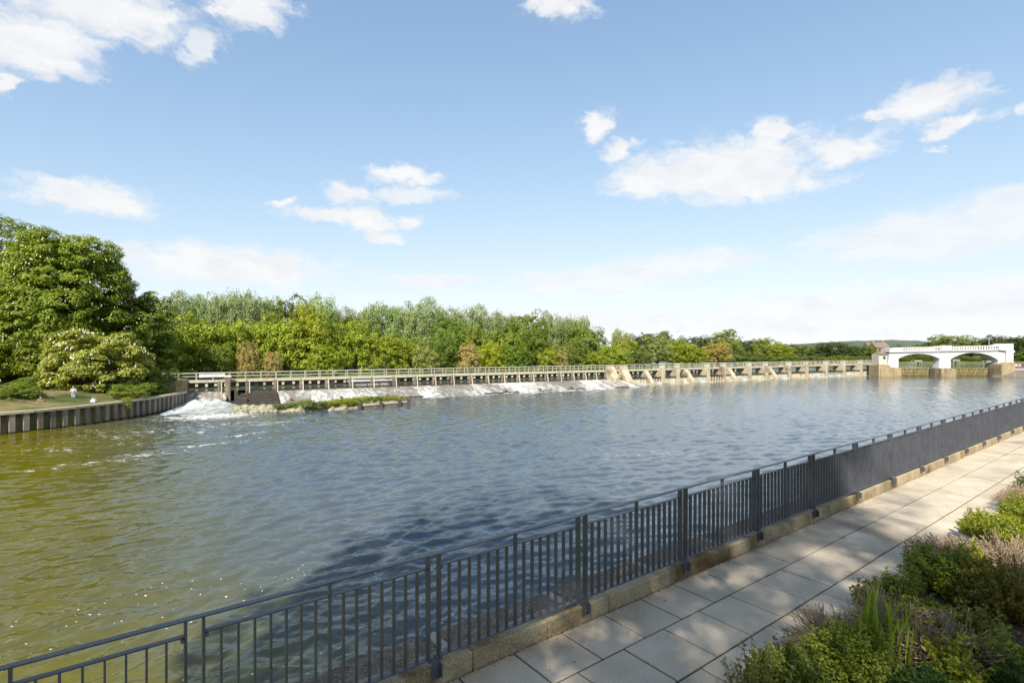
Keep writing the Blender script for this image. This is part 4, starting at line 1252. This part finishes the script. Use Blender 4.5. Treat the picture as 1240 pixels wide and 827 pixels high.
# timber campshedding at the end of the rubble bank
cs = empty('timber_campshed', on(436, 495.5))
tag(cs, 'low dark timber boarding with square posts at the end of the rubble bank', 'revetment')
pa, pb = on(436, 495.6), on(495, 490.5)
mb = MB(); mb.bar(rel(pa + Vector((0, 0, 0.50)), cs), rel(pb + Vector((0, 0, 0.50)), cs), 0.14, 0.22); mb.build('rail', M['timberpale'], cs)
mb = MB(); mb.bar(rel(pa + Vector((0, 0.1, 0.1)), cs), rel(pb + Vector((0, 0.1, 0.1)), cs), 0.10, 0.62); mb.build('boarding', M['timber'], cs)
for f_ in (0.0, 0.42, 0.80, 1.0):
    p = pa.lerp(pb, f_)
    mb = MB(); mb.box(rel(p + Vector((0, -0.12, 0.3)), cs), (0.42, 0.34, 1.25), 0.3, bev=0.03); mb.build('post', M['timberdark'], cs)

# white boat moored behind the trestle
bt = empty('moored_boat', W(s_of_px(452, 4.5), 4.5, 1.6)); bt.rotation_euler = (0, 0, RZW)
tag(bt, 'long white boat moored behind the trestle posts', 'boat')
out_ = [(-4.4, -1.0), (-4.4, 1.0), (2.4, 1.1), (3.8, 0.7), (4.9, 0.0), (3.8, -0.7), (2.4, -1.1)]
mb = MB()
n = len(out_)
lo = [(x * 0.93, y * 0.8, -0.2) for x, y in out_]; hi = [(x, y, 0.75) for x, y in out_]
mb.add(lo + hi, [tuple(range(n)), tuple(range(n, 2 * n))] + [(i, (i + 1) % n, n + (i + 1) % n, n + i) for i in range(n)])
mb.build('hull', M['white'], bt)
mb = MB(); mb.box((0, 0, 0.58), (9.0, 2.24, 0.07)); mb.build('rubbing_strip', M['cloth_grey'], bt)
mb = MB(); mb.prism([(-3.4, 0.75), (-3.2, 1.45), (1.2, 1.45), (2.2, 0.75)], (0, -0.85, 0), (1, 0, 0), (0, 0, 1), (0, 1.7, 0)); mb.build('cabin', M['white'], bt)
mb = MB(); mb.box((-1.0, -0.86, 1.12), (3.4, 0.04, 0.32)); mb.build('window', M['glass'], bt)

# ------------------------------------------------------------------ white bridge over the sluices
YB = 152.0
def bx(cx): return (1040 + cx / 6.2 - CX) / FPX * YB
def bz(cy): return H + (HZ - (370 + cy / 6.2)) / FPX * YB
br = empty('white_bridge', (bx(645), YB, 0))
tag(br, 'white two arched bridge on tan stone bases at the end of the weir', 'bridge')
def bp(cx, cy): return (bx(cx) - br.location.x, bz(cy))
def arc(c0, cm, c1, n=14):
    pts = []
    for i in range(n + 1):
        t = i / n
        x = c0[0] + (c1[0] - c0[0]) * t
        base = c0[1] + (c1[1] - c0[1]) * t
        rise = (cm[1] - (c0[1] + c1[1]) / 2) * (1 - abs(2 * t - 1) ** 2.2)
        pts.append((x, base + rise))
    return pts
outl = [(218, 470), (236, 352), (1105, 335), (1105, 420), (1098, 440), (1045, 440)] 
a1 = arc((690, 402), (860, 354), (1045, 408)); a0 = arc((298, 398), (450, 362), (607, 400))
outl = [(212, 470), (232, 348), (1100, 332), (1100, 470), (1046, 470)] + a1[::-1] + [(690, 470), (600, 470)] + a0[::-1] + [(298, 470)]
DEP = 2.2
def bprism(pts, y0, dep, mat, name, z_extra=None):
    mb = MB(); mb.prism([bp(*p) for p in pts], (0, y0, 0), (1, 0, 0), (0, 0, 1), (0, dep, 0))
    return mb.build(name, mat, br)
bprism(outl, 0, DEP, M['white'], 'arch_wall')
bprism([(228, 356), (1104, 340), (1104, 333), (228, 349)], -0.25, DEP + 0.5, M['cloth_grey'], 'string_course')
bprism([(224, 349), (1106, 333), (1106, 327), (224, 343)], -0.35, DEP + 0.7, M['white'], 'deck_edge')
def para(y):
    # parapet: coping on short posts, with solid panel at the middle pier
    mb = MB()
    a = bp(300, 318); b = bp(1050, 303)
    mb.bar((a[0], y, a[1]), (b[0], y, b[1]), 0.3, 0.22); mb.build('coping_rail', M['white'], br)
    n = 38
    mb = MB(); mb.box((0, 0, 0), (0.22, 0.22, 0.95)); pr = mb.build('baluster', M['white'], br)
    for i in range(n):
        t = (i + 0.5) / n
        o = pr if i == 0 else copy_part(pr, br)
        o.location = (a[0] + (b[0] - a[0]) * t, y, a[1] + (b[1] - a[1]) * t - 0.52)
para(-0.1); para(DEP + 0.1)
bprism([(226, 352), (226, 322), (250, 318), (326, 318), (326, 350)], -0.4, DEP + 0.8, M['white'], 'end_block')
bprism([(612, 342), (612, 303), (690, 300), (690, 340)], -0.4, DEP + 0.8, M['white'], 'pier_block')
bprism([(1040, 334), (1040, 300), (1095, 286), (1148, 286), (1148, 334), (1156, 336), (1156, 352), (1148, 354), (1148, 470), (1094, 470), (1094, 340)], -0.55, DEP + 1.1, M['white'], 'end_tower')
bprism([(150, 535), (148, 470), (235, 462), (300, 468), (300, 535)], -1.0, DEP + 2.0, M['stonewet'], 'stone_base')
bprism([(582, 540), (588, 472), (690, 472), (697, 540)], -1.6, DEP + 3.0, M['stonewet'], 'stone_base')
bprism([(1032, 540), (1032, 440), (1060, 428), (1132, 425), (1136, 470), (1090, 540)], -1.6, DEP + 3.0, M['stonewet'], 'stone_base')
for (c0, c1) in ((302, 584), (698, 1030)):
    a = bp(c0, 472); b = bp(c1, 534)
    gt = MB(); gt.box(((a[0] + b[0]) / 2, 1.3, (a[1] - 1.0) / 2), (b[0] - a[0], 0.2, a[1] + 1.0)); g_ = gt.build('lift_gate', M['ochredark'], br)
    mb = MB()
    W_ = b[0] - a[0]
    for f_ in (0.22, 0.55, 0.98): mb.box(((a[0] + b[0]) / 2, 1.1, a[1] * f_ - 0.05), (W_, 0.25, 0.16))
    n = 9
    for i in range(n):
        x0 = a[0] + W_ * (i + 0.2) / n; x1 = a[0] + W_ * (i + 0.8) / n
        mb.bar((x0 if i % 2 else x1, 1.1, 0.1), (x1 if i % 2 else x0, 1.1, a[1] * 0.95), 0.14, 0.14)
    for i in range(13): mb.box((a[0] + W_ * (i + 0.5) / 13, 1.12, a[1] * 0.75), (0.10, 0.14, a[1] * 0.42))
    mb.build('gate_truss', M['ochre'], g_)
    for xx in (b[0] - 0.7,):
        mb = MB(); mb.box((xx, 1.0, 1.1), (1.3, 0.6, 2.3)); mb.build('gate_slot', M['timberdark'], br)
# mast and lamp on the bridge
mb = MB(); mb.tube([(bx(1025), YB + 2, bz(330)), (bx(1025), YB + 2, bz(250))], [0.10, 0.06], 8); mb.ball((bx(1025), YB + 2, bz(248)), 0.14)
tag(mb.build('mast', M['cloth_grey']), 'thin grey mast rising beside the right tower of the white bridge', 'mast')

# cream gate house by the bridge
gh = empty('gate_house', (bx(182), YB + 1.5, 0))
tag(gh, 'small cream gate house with a brown roof left of the white bridge', 'building')
def gx(cx): return bx(cx) - gh.location.x
mb = MB(); mb.box(((gx(140) + gx(222)) / 2, 0, (bz(440) + bz(368)) / 2), (gx(212) - gx(150), 3.0, bz(368) - bz(446))); mb.build('wall', M['cream'], gh)
zt = bz(368); ztop = bz(344)
mb = MB(); x0, x1 = gx(150), gx(216); y0, y1 = -1.8, 1.8
mb.add([(x0, y0, zt), (x1, y0, zt), (x1, y1, zt), (x0, y1, zt), (x0 + 0.8, 0, ztop), (x1 - 0.3, 0, ztop)], [(0, 1, 2, 3), (0, 1, 5, 4), (2, 3, 4, 5), (1, 2, 5), (3, 0, 4)]); mb.build('roof', M['tile'], gh)
mb = MB(); mb.box(((x0 + x1) / 2 + 0.3, -1.52, zt - 0.9), (0.7, 0.06, 0.8)); mb.build('window', M['glass'], gh)
mb = MB(); mb.box(((gx(140) + gx(222)) / 2, 0, bz(446) / 2 - 0.5), (gx(222) - gx(136), 4.4, bz(446) + 1.0), bev=0.1); mb.build('stone_base', M['stonewet'], gh)

# far houses on the rise
def house(px, py_b, w_m, h_m, Y, label, roof=True, mat='brick'):
    p = pd(px, py_b, Y)
    root = empty('house', p); tag(root, label, 'house', 'houses beyond the far bank')
    mb = MB(); mb.box((0, 0, h_m / 2 - 4), (w_m, 8, h_m + 8)); mb.build('wall', M[mat], root)
    mb = MB(); mb.add([(-w_m / 2 - .4, -4.4, h_m), (w_m / 2 + .4, -4.4, h_m), (w_m / 2 + .4, 4.4, h_m), (-w_m / 2 - .4, 4.4, h_m), (-w_m / 2 - .4, 0, h_m + 3.4), (w_m / 2 + .4, 0, h_m + 3.4)],
                      [(0, 1, 5, 4), (2, 3, 4, 5), (1, 2, 5), (3, 0, 4), (0, 3, 2, 1)]); rf = mb.build('roof', M['tile'], root)
    mb = MB(); mb.box((w_m * 0.28, 0, h_m + 3.6), (1.0, 0.9, 2.2)); mb.build('chimney', M['brick'], rf)
    for xx in (-w_m * 0.28, w_m * 0.24):
        mb = MB(); mb.box((xx, -4.02, h_m * 0.62), (1.5, 0.08, 1.4)); mb.build('window', M['glass'], root)
house(1064, 428, 8, 3.6, 330, 'brick house with brown roof among trees left of the white bridge')
house(1054, 427, 6, 3.2, 345, 'pale walled house peeping over the dark trees near the gate house', mat='cream')

# far water side things under the arches
def dolphin(px, py, wpx, Y, label):
    p = pz(px, py, 1.6) if Y is None else Vector(((px - CX) / FPX * Y, Y, 1.6))
    root = empty('mooring_frame', p); tag(root, label, 'mooring posts', 'mooring frames on the upper river')
    for dx in (-1.1, 1.1):
        for dy in (-0.8, 0.8):
            mb = MB(); mb.tube([(dx, dy, -1.5), (dx, dy, 2.0)], 0.2, 8); mb.build('pile', M['timber'], root)
    mb = MB(); mb.box((0, -0.8, 1.5), (2.9, 0.22, 0.28)); mb.box((0, 0.8, 1.5), (2.9, 0.22, 0.28)); mb.box((0, 0, 1.75), (2.6, 1.9, 0.12)); mb.build('platform', M['cloth_grey'], root)
dolphin(1110, 0, 0, 200, 'grey mooring frame on the water seen through the left arch')
dolphin(1156, 0, 0, 210, 'grey mooring frame beside the middle pier through the right arch')
dolphin(1197, 0, 0, 190, 'grey mooring frame beside the right stone base of the bridge')

# lock side at the right of the bridge
mb = MB(); mb.box((bx(1136) + 24, YB + 4.0, 0.6), (48, 6.0, 2.6), bev=0.1)
tag(mb.build('lock_wall', M['cloth_grey']), 'low grey lock wall beside the right tower of the white bridge', 'wall')
mb = MB(); mb.prism([(0, 1.75), (46, 1.75), (46, -0.6), (-7.0, -0.6)], (bx(1150), YB + 0.9, 0), (1, 0, 0), (0, 0, 1), (0, -3.2, 0))
o = mb.build('slipway', M['pile']); tag(o, 'sloping grey slipway running down from the bridge base into the river', 'slipway')
rb = empty('narrow_boat', ((1229 - CX) / FPX * 165, 165, 1.6)); rb.scale = (0.75, 0.75, 0.7)
tag(rb, 'small red sided boat with white cabin moored right of the white bridge', 'boat')
mb = MB(); mb.prism([(-2.4, 1.15), (3.6, 1.15), (3.2, -0.2), (-2.0, -0.2)], (0, -1, 0), (1, 0, 0), (0, 0, 1), (0, 2, 0)); mb.build('hull', M['red'], rb)
mb = MB(); mb.box((-0.2, 0, 1.6), (4.0, 1.7, 0.9), bev=0.1); mb.build('cabin', M['white'], rb)
for xx in (-1.4, 0.6):
    mb = MB(); mb.box((xx, -0.87, 1.65), (1.0, 0.05, 0.4)); mb.build('window', M['glass'], rb)
for k, cx in enumerate((1168, 1215)):
    mb = MB(); mb.tube([(bx(cx), YB + 3, 1.8), (bx(cx), YB + 3, 4.4 if k else 5.6)], 0.13, 8); mb.ball((bx(cx), YB + 3, 4.5 if k else 5.75), 0.24)
    tag(mb.build('lamp_post', M['cloth_pale']), ['pale post with round top standing next to the right bridge tower', 'shorter pale post with round top standing further along the lock wall'][k], 'post', 'posts on the lock wall')

# ------------------------------------------------------------------ people on the left bank
def body_obj(name, segs, mat, parent, voxel=0.022):
    """one continuous surface: tapered limbs fused by a voxel remesh"""
    mb = MB()
    for pts, rad in segs:
        mb.tube(pts, rad, 10)
        mb.ball(pts[0], rad[0] * 0.98, 0, 10, 7); mb.ball(pts[-1], rad[-1] * 0.98, 0, 10, 7)
    o = mb.build(name, mat, parent)
    r = o.modifiers.new('fuse', 'REMESH'); r.mode = 'VOXEL'; r.voxel_size = voxel; r.use_smooth_shade = True
    sm = o.modifiers.new('soft', 'SMOOTH'); sm.factor = 0.5; sm.iterations = 4
    return o
def person(loc, rz, pose, label, top, legs):
    root = empty('person', loc, rz); tag(root, label, 'person')
    V3 = Vector
    if pose == 'stand':
        hip, chest_, neck, head = V3((0, 0, .92)), V3((0, .0, 1.28)), V3((0, .0, 1.47)), V3((0, .02, 1.60))
        hipL, hipR = V3((-.09, 0, .90)), V3((.09, 0, .90))
        knees = (V3((-.10, .03, .50)), V3((.11, .03, .50))); ank = (V3((-.11, -.02, .09)), V3((.13, -.02, .09)))
        sho = (V3((-.19, 0, 1.40)), V3((.19, 0, 1.40))); elb = (V3((-.27, .02, 1.13)), V3((.27, .03, 1.13))); wr = (V3((-.14, .26, 1.12)), V3((.12, .27, 1.15)))
        toe = [a + V3((0, .17, -.05)) for a in ank]
    else:
        hip, chest_, neck, head = V3((0, 0, .13)), V3((0, -.06, .46)), V3((0, -.04, .66)), V3((0, .01, .80))
        hipL, hipR = V3((-.09, 0, .12)), V3((.09, 0, .12))
        knees = (V3((-.13, .40, .44)), V3((.16, .45, .10))); ank = (V3((-.14, .62, .08)), V3((.20, .86, .07)))
        sho = (V3((-.18, -.05, .59)), V3((.18, -.05, .59))); elb = (V3((-.24, .14, .42)), V3((.27, -.20, .33))); wr = (V3((-.15, .36, .50)), V3((.28, -.28, .07)))
        toe = [ank[0] + V3((0, .16, -.03)), ank[1] + V3((.04, .06, .14))]
    segs = [([neck - V3((0, 0, .04)), head - V3((0, 0, .08))], [.055, .055]), ([head - V3((0, -.012, .07)), head + V3((0, 0, .05))], [.075, .098]),
            ([head + V3((0, .085, -.02)), head + V3((0, .112, -.035))], [.014, .018]),
            ([hip, chest_, neck - V3((0, 0, .06))], [.13, .14, .07])]
    for i in (0, 1):
        segs += [([(hipL, hipR)[i], knees[i], ank[i]], [.085, .06, .042]), ([sho[i], elb[i], wr[i]], [.05, .042, .030])]
        d = (wr[i] - elb[i]).normalized()
        palm = wr[i] + d * .055
        segs.append(([wr[i], palm], [.028, .036]))
        side = d.cross(V3((0, 0, 1))); side = side.normalized() if side.length > .1 else V3((1, 0, 0))
        for k, (o_, l_) in enumerate(((-.03, .065), (-.01, .078), (.01, .072), (.03, .056))):
            b = palm + side * o_ + d * .02
            segs.append(([b, b + d * l_ * .6, b + d * l_ + V3((0, 0, -.02))], [.010, .009, .008]))
        segs.append(([wr[i] + d * .02, wr[i] + side * .05 + d * .05, wr[i] + side * .06 + d * .08], [.013, .011, .009]))
    body_obj('body', segs, M['skin'], root, 0.011)
    body_obj('shirt', [([hip + V3((0, 0, .05)), chest_, neck - V3((0, 0, .06))], [.155, .165, .085])] + [([sho[i], sho[i].lerp(elb[i], .9)], [.075, .066]) for i in (0, 1)] + [([sho[0], sho[1]], [.075, .075])], top, root)
    body_obj('trousers', [([hip + V3((0, 0, .06)), hip - V3((0, 0, .02))], [.15, .15])] + [([(hipL, hipR)[i], knees[i], knees[i].lerp(ank[i], .85)], [.112, .085, .07]) for i in (0, 1)], legs, root)
    for i in (0, 1): body_obj('shoe', [([ank[i] + V3((0, -.03, -.03)), toe[i]], [.05, .042])], M['shoe'], root)
    mb = MB(); mb.ball(head + V3((0, -.02, .045)), .108, 0, 14, 9, (0.95, 1.02, 1.0)); mb.build('hair', M['hair'], root)
    for sx_ in (-1, 1):
        mb = MB(); mb.ball(head + V3((.034 * sx_, .088, .0)), .012); mb.build('eye', M['shoe'], root)
    return root
pst = pz(89, 486.5, BANK + 0.2)
# keep the feet on the bank's surface a metre behind the capping beam
person((pst.x, pst.y, BANK + 0.22), R(200), 'stand', 'person in pale grey top and light trousers standing on the bank under the chestnut', M['cloth_pale'], M['cloth_grey'])
psi = pz(49, 491, BANK + 0.15)
person((psi.x, psi.y, BANK + 0.17), R(-120), 'sit', 'person in a pinkish top sitting at the edge of the pile wall', M['cloth_pink'], M['cloth_dark'])
mb = MB()
pb_ = pz(112, 487, BANK + 0.2)
mb.prism([(-.30, 0), (.30, 0), (.26, .30), (.12, .40), (.05, .55), (-.06, .55), (-.10, .40), (-.25, .32)], (pb_.x, pb_.y, BANK + 0.12), (1, 0, 0), (0, 0, 1), (0, .3, 0))
tag(mb.build('bag', M['bag']), 'white carrier bag standing on the bank right of the standing person', 'bag')

# ------------------------------------------------------------------ planting beside the path
mb = MB()
nb = 120
vs_, fs_ = [], []
rnd = random.Random(31)
qs_ = [-2.15, -2.05, -1.8, -1.4, -0.9, -0.3, 0.3, 0.9]
for i in range(nb):
    t = -6 + i * 0.3
    for j, q in enumerate(qs_):
        vs_.append(F(t, q, (-0.02 if j == 0 else 0.03 + 0.05 * min(j, 3)) + rnd.uniform(-.015, .02)))
for i in range(nb - 1):
    for j in range(len(qs_) - 1):
        k = i * len(qs_) + j
        fs_.append((k, k + len(qs_), k + len(qs_) + 1, k + 1))
mb.add(vs_, fs_)
tag(mb.build('planting_soil', M['soil']), kind='structure')

LEAFM = {}
def leafm(c):
    if c not in LEAFM: LEAFM[c] = mat_leaf('shrub_leaf', 0.30, 0.3, 0.45, own=c)
    return LEAFM[c]
def leafy_shrub(t, q, rx, ry, h, n_stem, per, leaf, col, label, name='leafy_shrub', upright=0.5, aspect=0.38, seed=1, group='shrubs in the planting beside the path', sparse_top=0.15):
    """stems rise from the root and carry leaves all along their outer part"""
    rs = np.random.default_rng(seed)
    base = F(t, q, 0.08)
    root = empty(name, base, RZF); tag(root, label, 'shrub', group)
    mb = MB(); P, Nn, Sz = [], [], []
    for i in range(n_stem):
        a = rs.uniform(0, 6.283); rr_ = math.sqrt(rs.random())
        tip = np.array([math.cos(a) * rr_ * rx, math.sin(a) * rr_ * ry, h * (math.sqrt(max(0.0, 1 - 0.75 * rr_ ** 2)) * rs.uniform(0.62, 1.0) * (1 + 0.22 * math.sin(3 * a + seed) * rr_) + (sparse_top + 0.12) * rs.random() ** 3)])
        st = np.array([math.cos(a) * rr_ * rx * 0.35, math.sin(a) * rr_ * ry * 0.35, 0.0])
        mid = st * 0.6 + tip * 0.4 + np.array([0, 0, h * 0.12 * upright])
        ts = np.linspace(0, 1, 5)
        pts = [(1 - u) ** 2 * st + 2 * u * (1 - u) * mid + u * u * tip for u in ts]
        mb.tube([tuple(p) for p in pts], [0.0045, 0.004, 0.003, 0.0022, 0.0012], 4, 0, False)
        u = rs.random(per) ** 0.6 * 0.95 + 0.05
        u = np.clip(u * 0.85 + 0.15, 0, 1)
        pp_ = ((1 - u) ** 2)[:, None] * st + (2 * u * (1 - u))[:, None] * mid + (u * u)[:, None] * tip
        d = sph(rs, per); d[:, 2] = np.abs(d[:, 2]) * 0.8
        tang_ = (tip - mid) / (np.linalg.norm(tip - mid) + 1e-9)
        P.append(pp_ + d * leaf * 1.1); Nn.append(np.array([0, 0, 0.7]) + 0.9 * sph(rs, per) - 0.2 * tang_); Sz.append(leaf * rs.uniform(0.6, 1.2, per))
    mb.build('stems', M['twiggreen'], root)
    V, Fc = leaf_quads(np.concatenate(P), np.concatenate(Nn), np.concatenate(Sz), rs, aspect)
    me = mesh_np('foliage', V, Fc); me.materials.append(leafm(col))
    link(bpy.data.objects.new('foliage', me), root)
    return root
def twig_shrub(t, q, rx, ry, h, n, label, seed, lean=(0, 0), group='dry lavender clumps in the planting'):
    rs = np.random.default_rng(seed)
    root = empty('dry_lavender', F(t, q, 0.08), RZF); tag(root, label, 'shrub', group)
    mb = MB(); tips = []
    for i in range(n):
        a = rs.uniform(0, 6.283); rr_ = math.sqrt(rs.random())
        st = np.array([math.cos(a) * rr_ * rx * 0.3, math.sin(a) * rr_ * ry * 0.3, 0])
        tip = np.array([math.cos(a) * rr_ * rx + lean[0], math.sin(a) * rr_ * ry + lean[1], h * (1 - 0.5 * rr_ ** 2) * rs.uniform(0.45, 1.15) * (1 + 0.25 * math.sin(3 * a + seed))])
        mid = (st + tip) / 2 + rs.normal(size=3) * 0.03 + np.array([0, 0, 0.05])
        mb.tube([tuple(st), tuple(mid), tuple(tip)], [0.0035, 0.0028, 0.0015], 3, 0, False)
        for k in range(2):
            u = rs.uniform(0.4, 0.9); b = mid * (1 - u) + tip * u
            e = b + (tip - mid) * rs.uniform(0.2, 0.45) + rs.normal(size=3) * 0.035
            mb.tube([tuple(b), tuple(e)], [0.002, 0.0012], 3, 0, False)
            if rs.random() < 0.6: mb.tube([tuple(e), tuple(e + (tip - mid) * 0.09)], [0.005, 0.0035], 4, 0, False)
        mb.tube([tuple(tip), tuple(tip + (tip - mid) / (np.linalg.norm(tip - mid) + 1e-6) * 0.035)], [0.0055, 0.003], 4, 0, False)
    mb.build('stems', M['twig'], root)
    return root
def blades(t, q, n, h, label, seed, spread=0.12, w=0.009, col=(0.19, 0.26, 0.035), name='iris_clump'):
    rs = np.random.default_rng(seed)
    root = empty(name, F(t, q, 0.07), RZF); tag(root, label, 'plant', 'clumps of strap leaves in the planting')
    vs, fs = [], []
    for i in range(n):
        a = rs.uniform(0, 6.283); st = np.array([rs.normal() * spread * .5, rs.normal() * spread * .5, 0])
        d = np.array([math.cos(a), math.sin(a), 0]); side = np.array([-d[1], d[0], 0])
        hh = h * rs.uniform(0.6, 1.05); bend = rs.uniform(0.02, 0.24) * hh
        b = len(vs)
        for j in range(7):
            u = j / 6
            p = st + d * bend * u ** 2.2 + np.array([0, 0, hh * (u - 0.12 * u ** 4)])
            ww = w * (0.75 + 0.5 * u) * (1 - u ** 5) + 0.0008
            vs += [p - side * ww, p + side * ww + d * 0.003]
        for j in range(6): fs.append((b + 2 * j, b + 2 * j + 1, b + 2 * j + 3, b + 2 * j + 2))
    mb = MB(); mb.add(vs, fs); mb.build('strap_leaves', leafm(col), root)
    return root
def tq(px, py, z=0.0):
    p = pz(px, py, Z0 + z)
    return (p.x * D2.x + p.y * D2.y, p.x * N2.x + p.y * N2.y)

GREEN, OLIVE, DARKG, YEL = (0.15, 0.19, 0.03), (0.19, 0.195, 0.04), (0.045, 0.065, 0.022), (0.29, 0.32, 0.03)
def at(px, py, z): return tq(px, py, z)
t_, q_ = at(960, 850, 0.1);  leafy_shrub(t_, q_, .42, .34, .42, 190, 46, .020, GREEN, 'low green shrub at the bottom edge nearest the railing', seed=1)
t_, q_ = at(1030, 835, 0.1); leafy_shrub(t_, q_, .45, .36, .50, 230, 50, .020, (0.19, 0.235, 0.028), 'bright green leafy shrub around the foot of the strap leaves', seed=2)
t_, q_ = at(915, 880, 0.1);  leafy_shrub(t_, q_, .32, .28, .50, 60, 36, .018, OLIVE, 'sparse olive shrub sending thin sprigs over the path corner', seed=3, sparse_top=.4)
t_, q_ = at(1010, 790, 0.15); twig_shrub(t_, q_, .42, .30, .34, 420, 'dry grey lavender clump beside the path left of the strap leaves', 4, (0, .08))
t_, q_ = at(1075, 775, 0.15); twig_shrub(t_, q_, .48, .40, .40, 520, 'dry grey brown lavender clump behind the strap leaves', 5)
t_, q_ = at(1150, 800, 0.15); twig_shrub(t_, q_, .46, .40, .36, 460, 'dry brown lavender clump between dark mound and bottom edge', 6)
t_, q_ = at(1050, 812, 0.1);  blades(t_, q_, 34, .86, 'green clump of sword shaped strap leaves, the taller one', 7, 0.2)
t_, q_ = at(1085, 808, 0.1);  blades(t_, q_, 24, .78, 'green clump of sword shaped strap leaves, the smaller one nearer the dark mound', 8, 0.16)
t_, q_ = at(1090, 742, 0.1);  leafy_shrub(t_, q_, .36, .30, .36, 210, 46, .020, (0.165, 0.205, 0.028), 'mid green shrub bulging over the path edge', seed=9, sparse_top=.35)
t_, q_ = at(1140, 715, 0.1);  leafy_shrub(t_, q_, .46, .40, .46, 280, 48, .022, (0.125, 0.17, 0.025), 'large leafy green shrub beside the dark mound', seed=10, sparse_top=.25)
t_, q_ = at(1222, 745, 0.15); leafy_shrub(t_, q_, .60, .50, .60, 420, 46, .017, (0.145, 0.13, 0.022), 'dark clipped mound of small leaves at the right edge', name='clipped_mound', seed=11, aspect=.6, sparse_top=.02)
t_, q_ = at(1130, 765, 0.05); leafy_shrub(t_, q_, .36, .22, .22, 110, 34, .022, YEL, 'yellow green groundcover between the lavender and the dark mound', name='groundcover_plant', seed=12, aspect=.6)
t_, q_ = at(1205, 812, 0.05); leafy_shrub(t_, q_, .30, .18, .24, 90, 30, .024, (0.27, 0.29, 0.025), 'bright yellow groundcover in front of the dark mound', name='groundcover_plant', seed=13, aspect=.6)
t_, q_ = at(1110, 860, 0.1);  leafy_shrub(t_, q_, .45, .30, .30, 160, 42, .020, (0.07, 0.13, 0.025), 'low green shrub along the bottom edge below the lavender', seed=14)
t_, q_ = at(1160, 684, 0.1);  twig_shrub(t_, q_, .55, .42, .30, 620, 'dry pinkish lavender clump between the leafy shrubs', 15, (-.1, .1))
t_, q_ = at(1225, 690, 0.1);  twig_shrub(t_, q_, .55, .46, .36, 520, 'dry pinkish lavender clump above the dark mound at the right edge', 16)
t_, q_ = at(1202, 656, 0.1);  leafy_shrub(t_, q_, .58, .40, .36, 330, 50, .022, (0.27, 0.30, 0.025), 'sunlit yellow green shrub spreading over the path edge', seed=17, sparse_top=.25)
t_, q_ = at(1250, 640, 0.1);  leafy_shrub(t_, q_, .66, .46, .44, 330, 48, .022, (0.24, 0.275, 0.028), 'sunlit yellow green shrub cut by the right edge', seed=18)
t_, q_ = at(1235, 612, 0.1);  twig_shrub(t_, q_, .55, .36, .30, 420, 'farthest dry lavender clump by the sunlit shrubs', 19)
t_, q_ = at(1262, 602, 0.1);  leafy_shrub(t_, q_, .66, .42, .40, 300, 46, .022, (0.10, 0.145, 0.025), 'farthest leafy shrub of the planting beside the path', seed=20, sparse_top=.3)
t_, q_ = at(1240, 850, 0.1);  leafy_shrub(t_, q_, .40, .3, .26, 130, 36, .022, (0.06, 0.11, 0.025), 'low dark green shrub in the bottom corner', seed=21)

rnd = random.Random(77)
FILL = [(1165, 740, 'YEL'), (1130, 790, 'GREEN'), (1185, 790, 'OLIVE'), (1215, 835, 'GREEN'), (1095, 790, 'YEL'), (1060, 752, 'OLIVE'), (1175, 700, 'YEL'), (1210, 665, 'GREEN'), (1160, 845, 'YEL')]
PL = ['leafy sprig plant tucked under the dark mound', 'green sprig plant between the two lavender clumps nearest the strap leaves', 'olive sprig plant in the bare soil before the dark mound', 'green sprig plant in the bottom right corner',
      'yellow green sprig plant touching the strap leaves', 'olive sprig plant leaning on the path edge above the strap leaves', 'yellow green sprig plant at the foot of the pinkish lavender', 'green sprig plant among the sunlit shrubs', 'yellow green sprig plant along the bottom edge']
for k, (px, py, cname) in enumerate(FILL):
    t_, q_ = at(px, py, 0.05)
    leafy_shrub(t_, q_, .26, .24, .34, 46, 26, .026, {'YEL': YEL, 'GREEN': GREEN, 'OLIVE': OLIVE}[cname], PL[k], name='sprig_plant', seed=50 + k, aspect=.45, sparse_top=.5, group='sprig plants in the planting')

# ------------------------------------------------------------------ tall trees behind the viewpoint, whose shade dapples the path
def shade_tree(base, rad, hgt, zlo, seed, nclump, per, label, leaf=0.15, rc=0.62):
    lb = [(x * hgt, y * hgt, z * hgt, a * hgt, b * hgt, c * hgt) for (x, y, z, a, b, c) in lobes_dome(seed, 24, zlo, 1.0, rad / hgt, (0.10, 0.17), 0.55)]
    root = empty('plane_tree', base); tag(root, label, 'tree', 'trees behind the path')
    me = crown_mesh('plane_crown', seed, lb, nclump, per, rc, leaf, 0.7, 0.5, minz=-0.8, inner=0.35)
    cr = link(bpy.data.objects.new('crown', me), root); cr.color = (0.08, 0.13, 0.02, 1)
    link(bpy.data.objects.new('trunk', trunk_mesh('plane_trunk', seed, hgt * 0.8, 0.4, lb[1:14])), root)
shade_tree((-1.2, -5.8, Z0), 4.5, 14.5, 0.42, 601, 225, 44, 'smaller leafy tree standing just behind the viewpoint', 0.085, 0.33)
shade_tree((-8.5, -14.5, Z0), 7.6, 35.0, 0.50, 603, 1150, 46, 'tallest plane tree behind the viewpoint, reaching over the others', 0.16, 0.75)
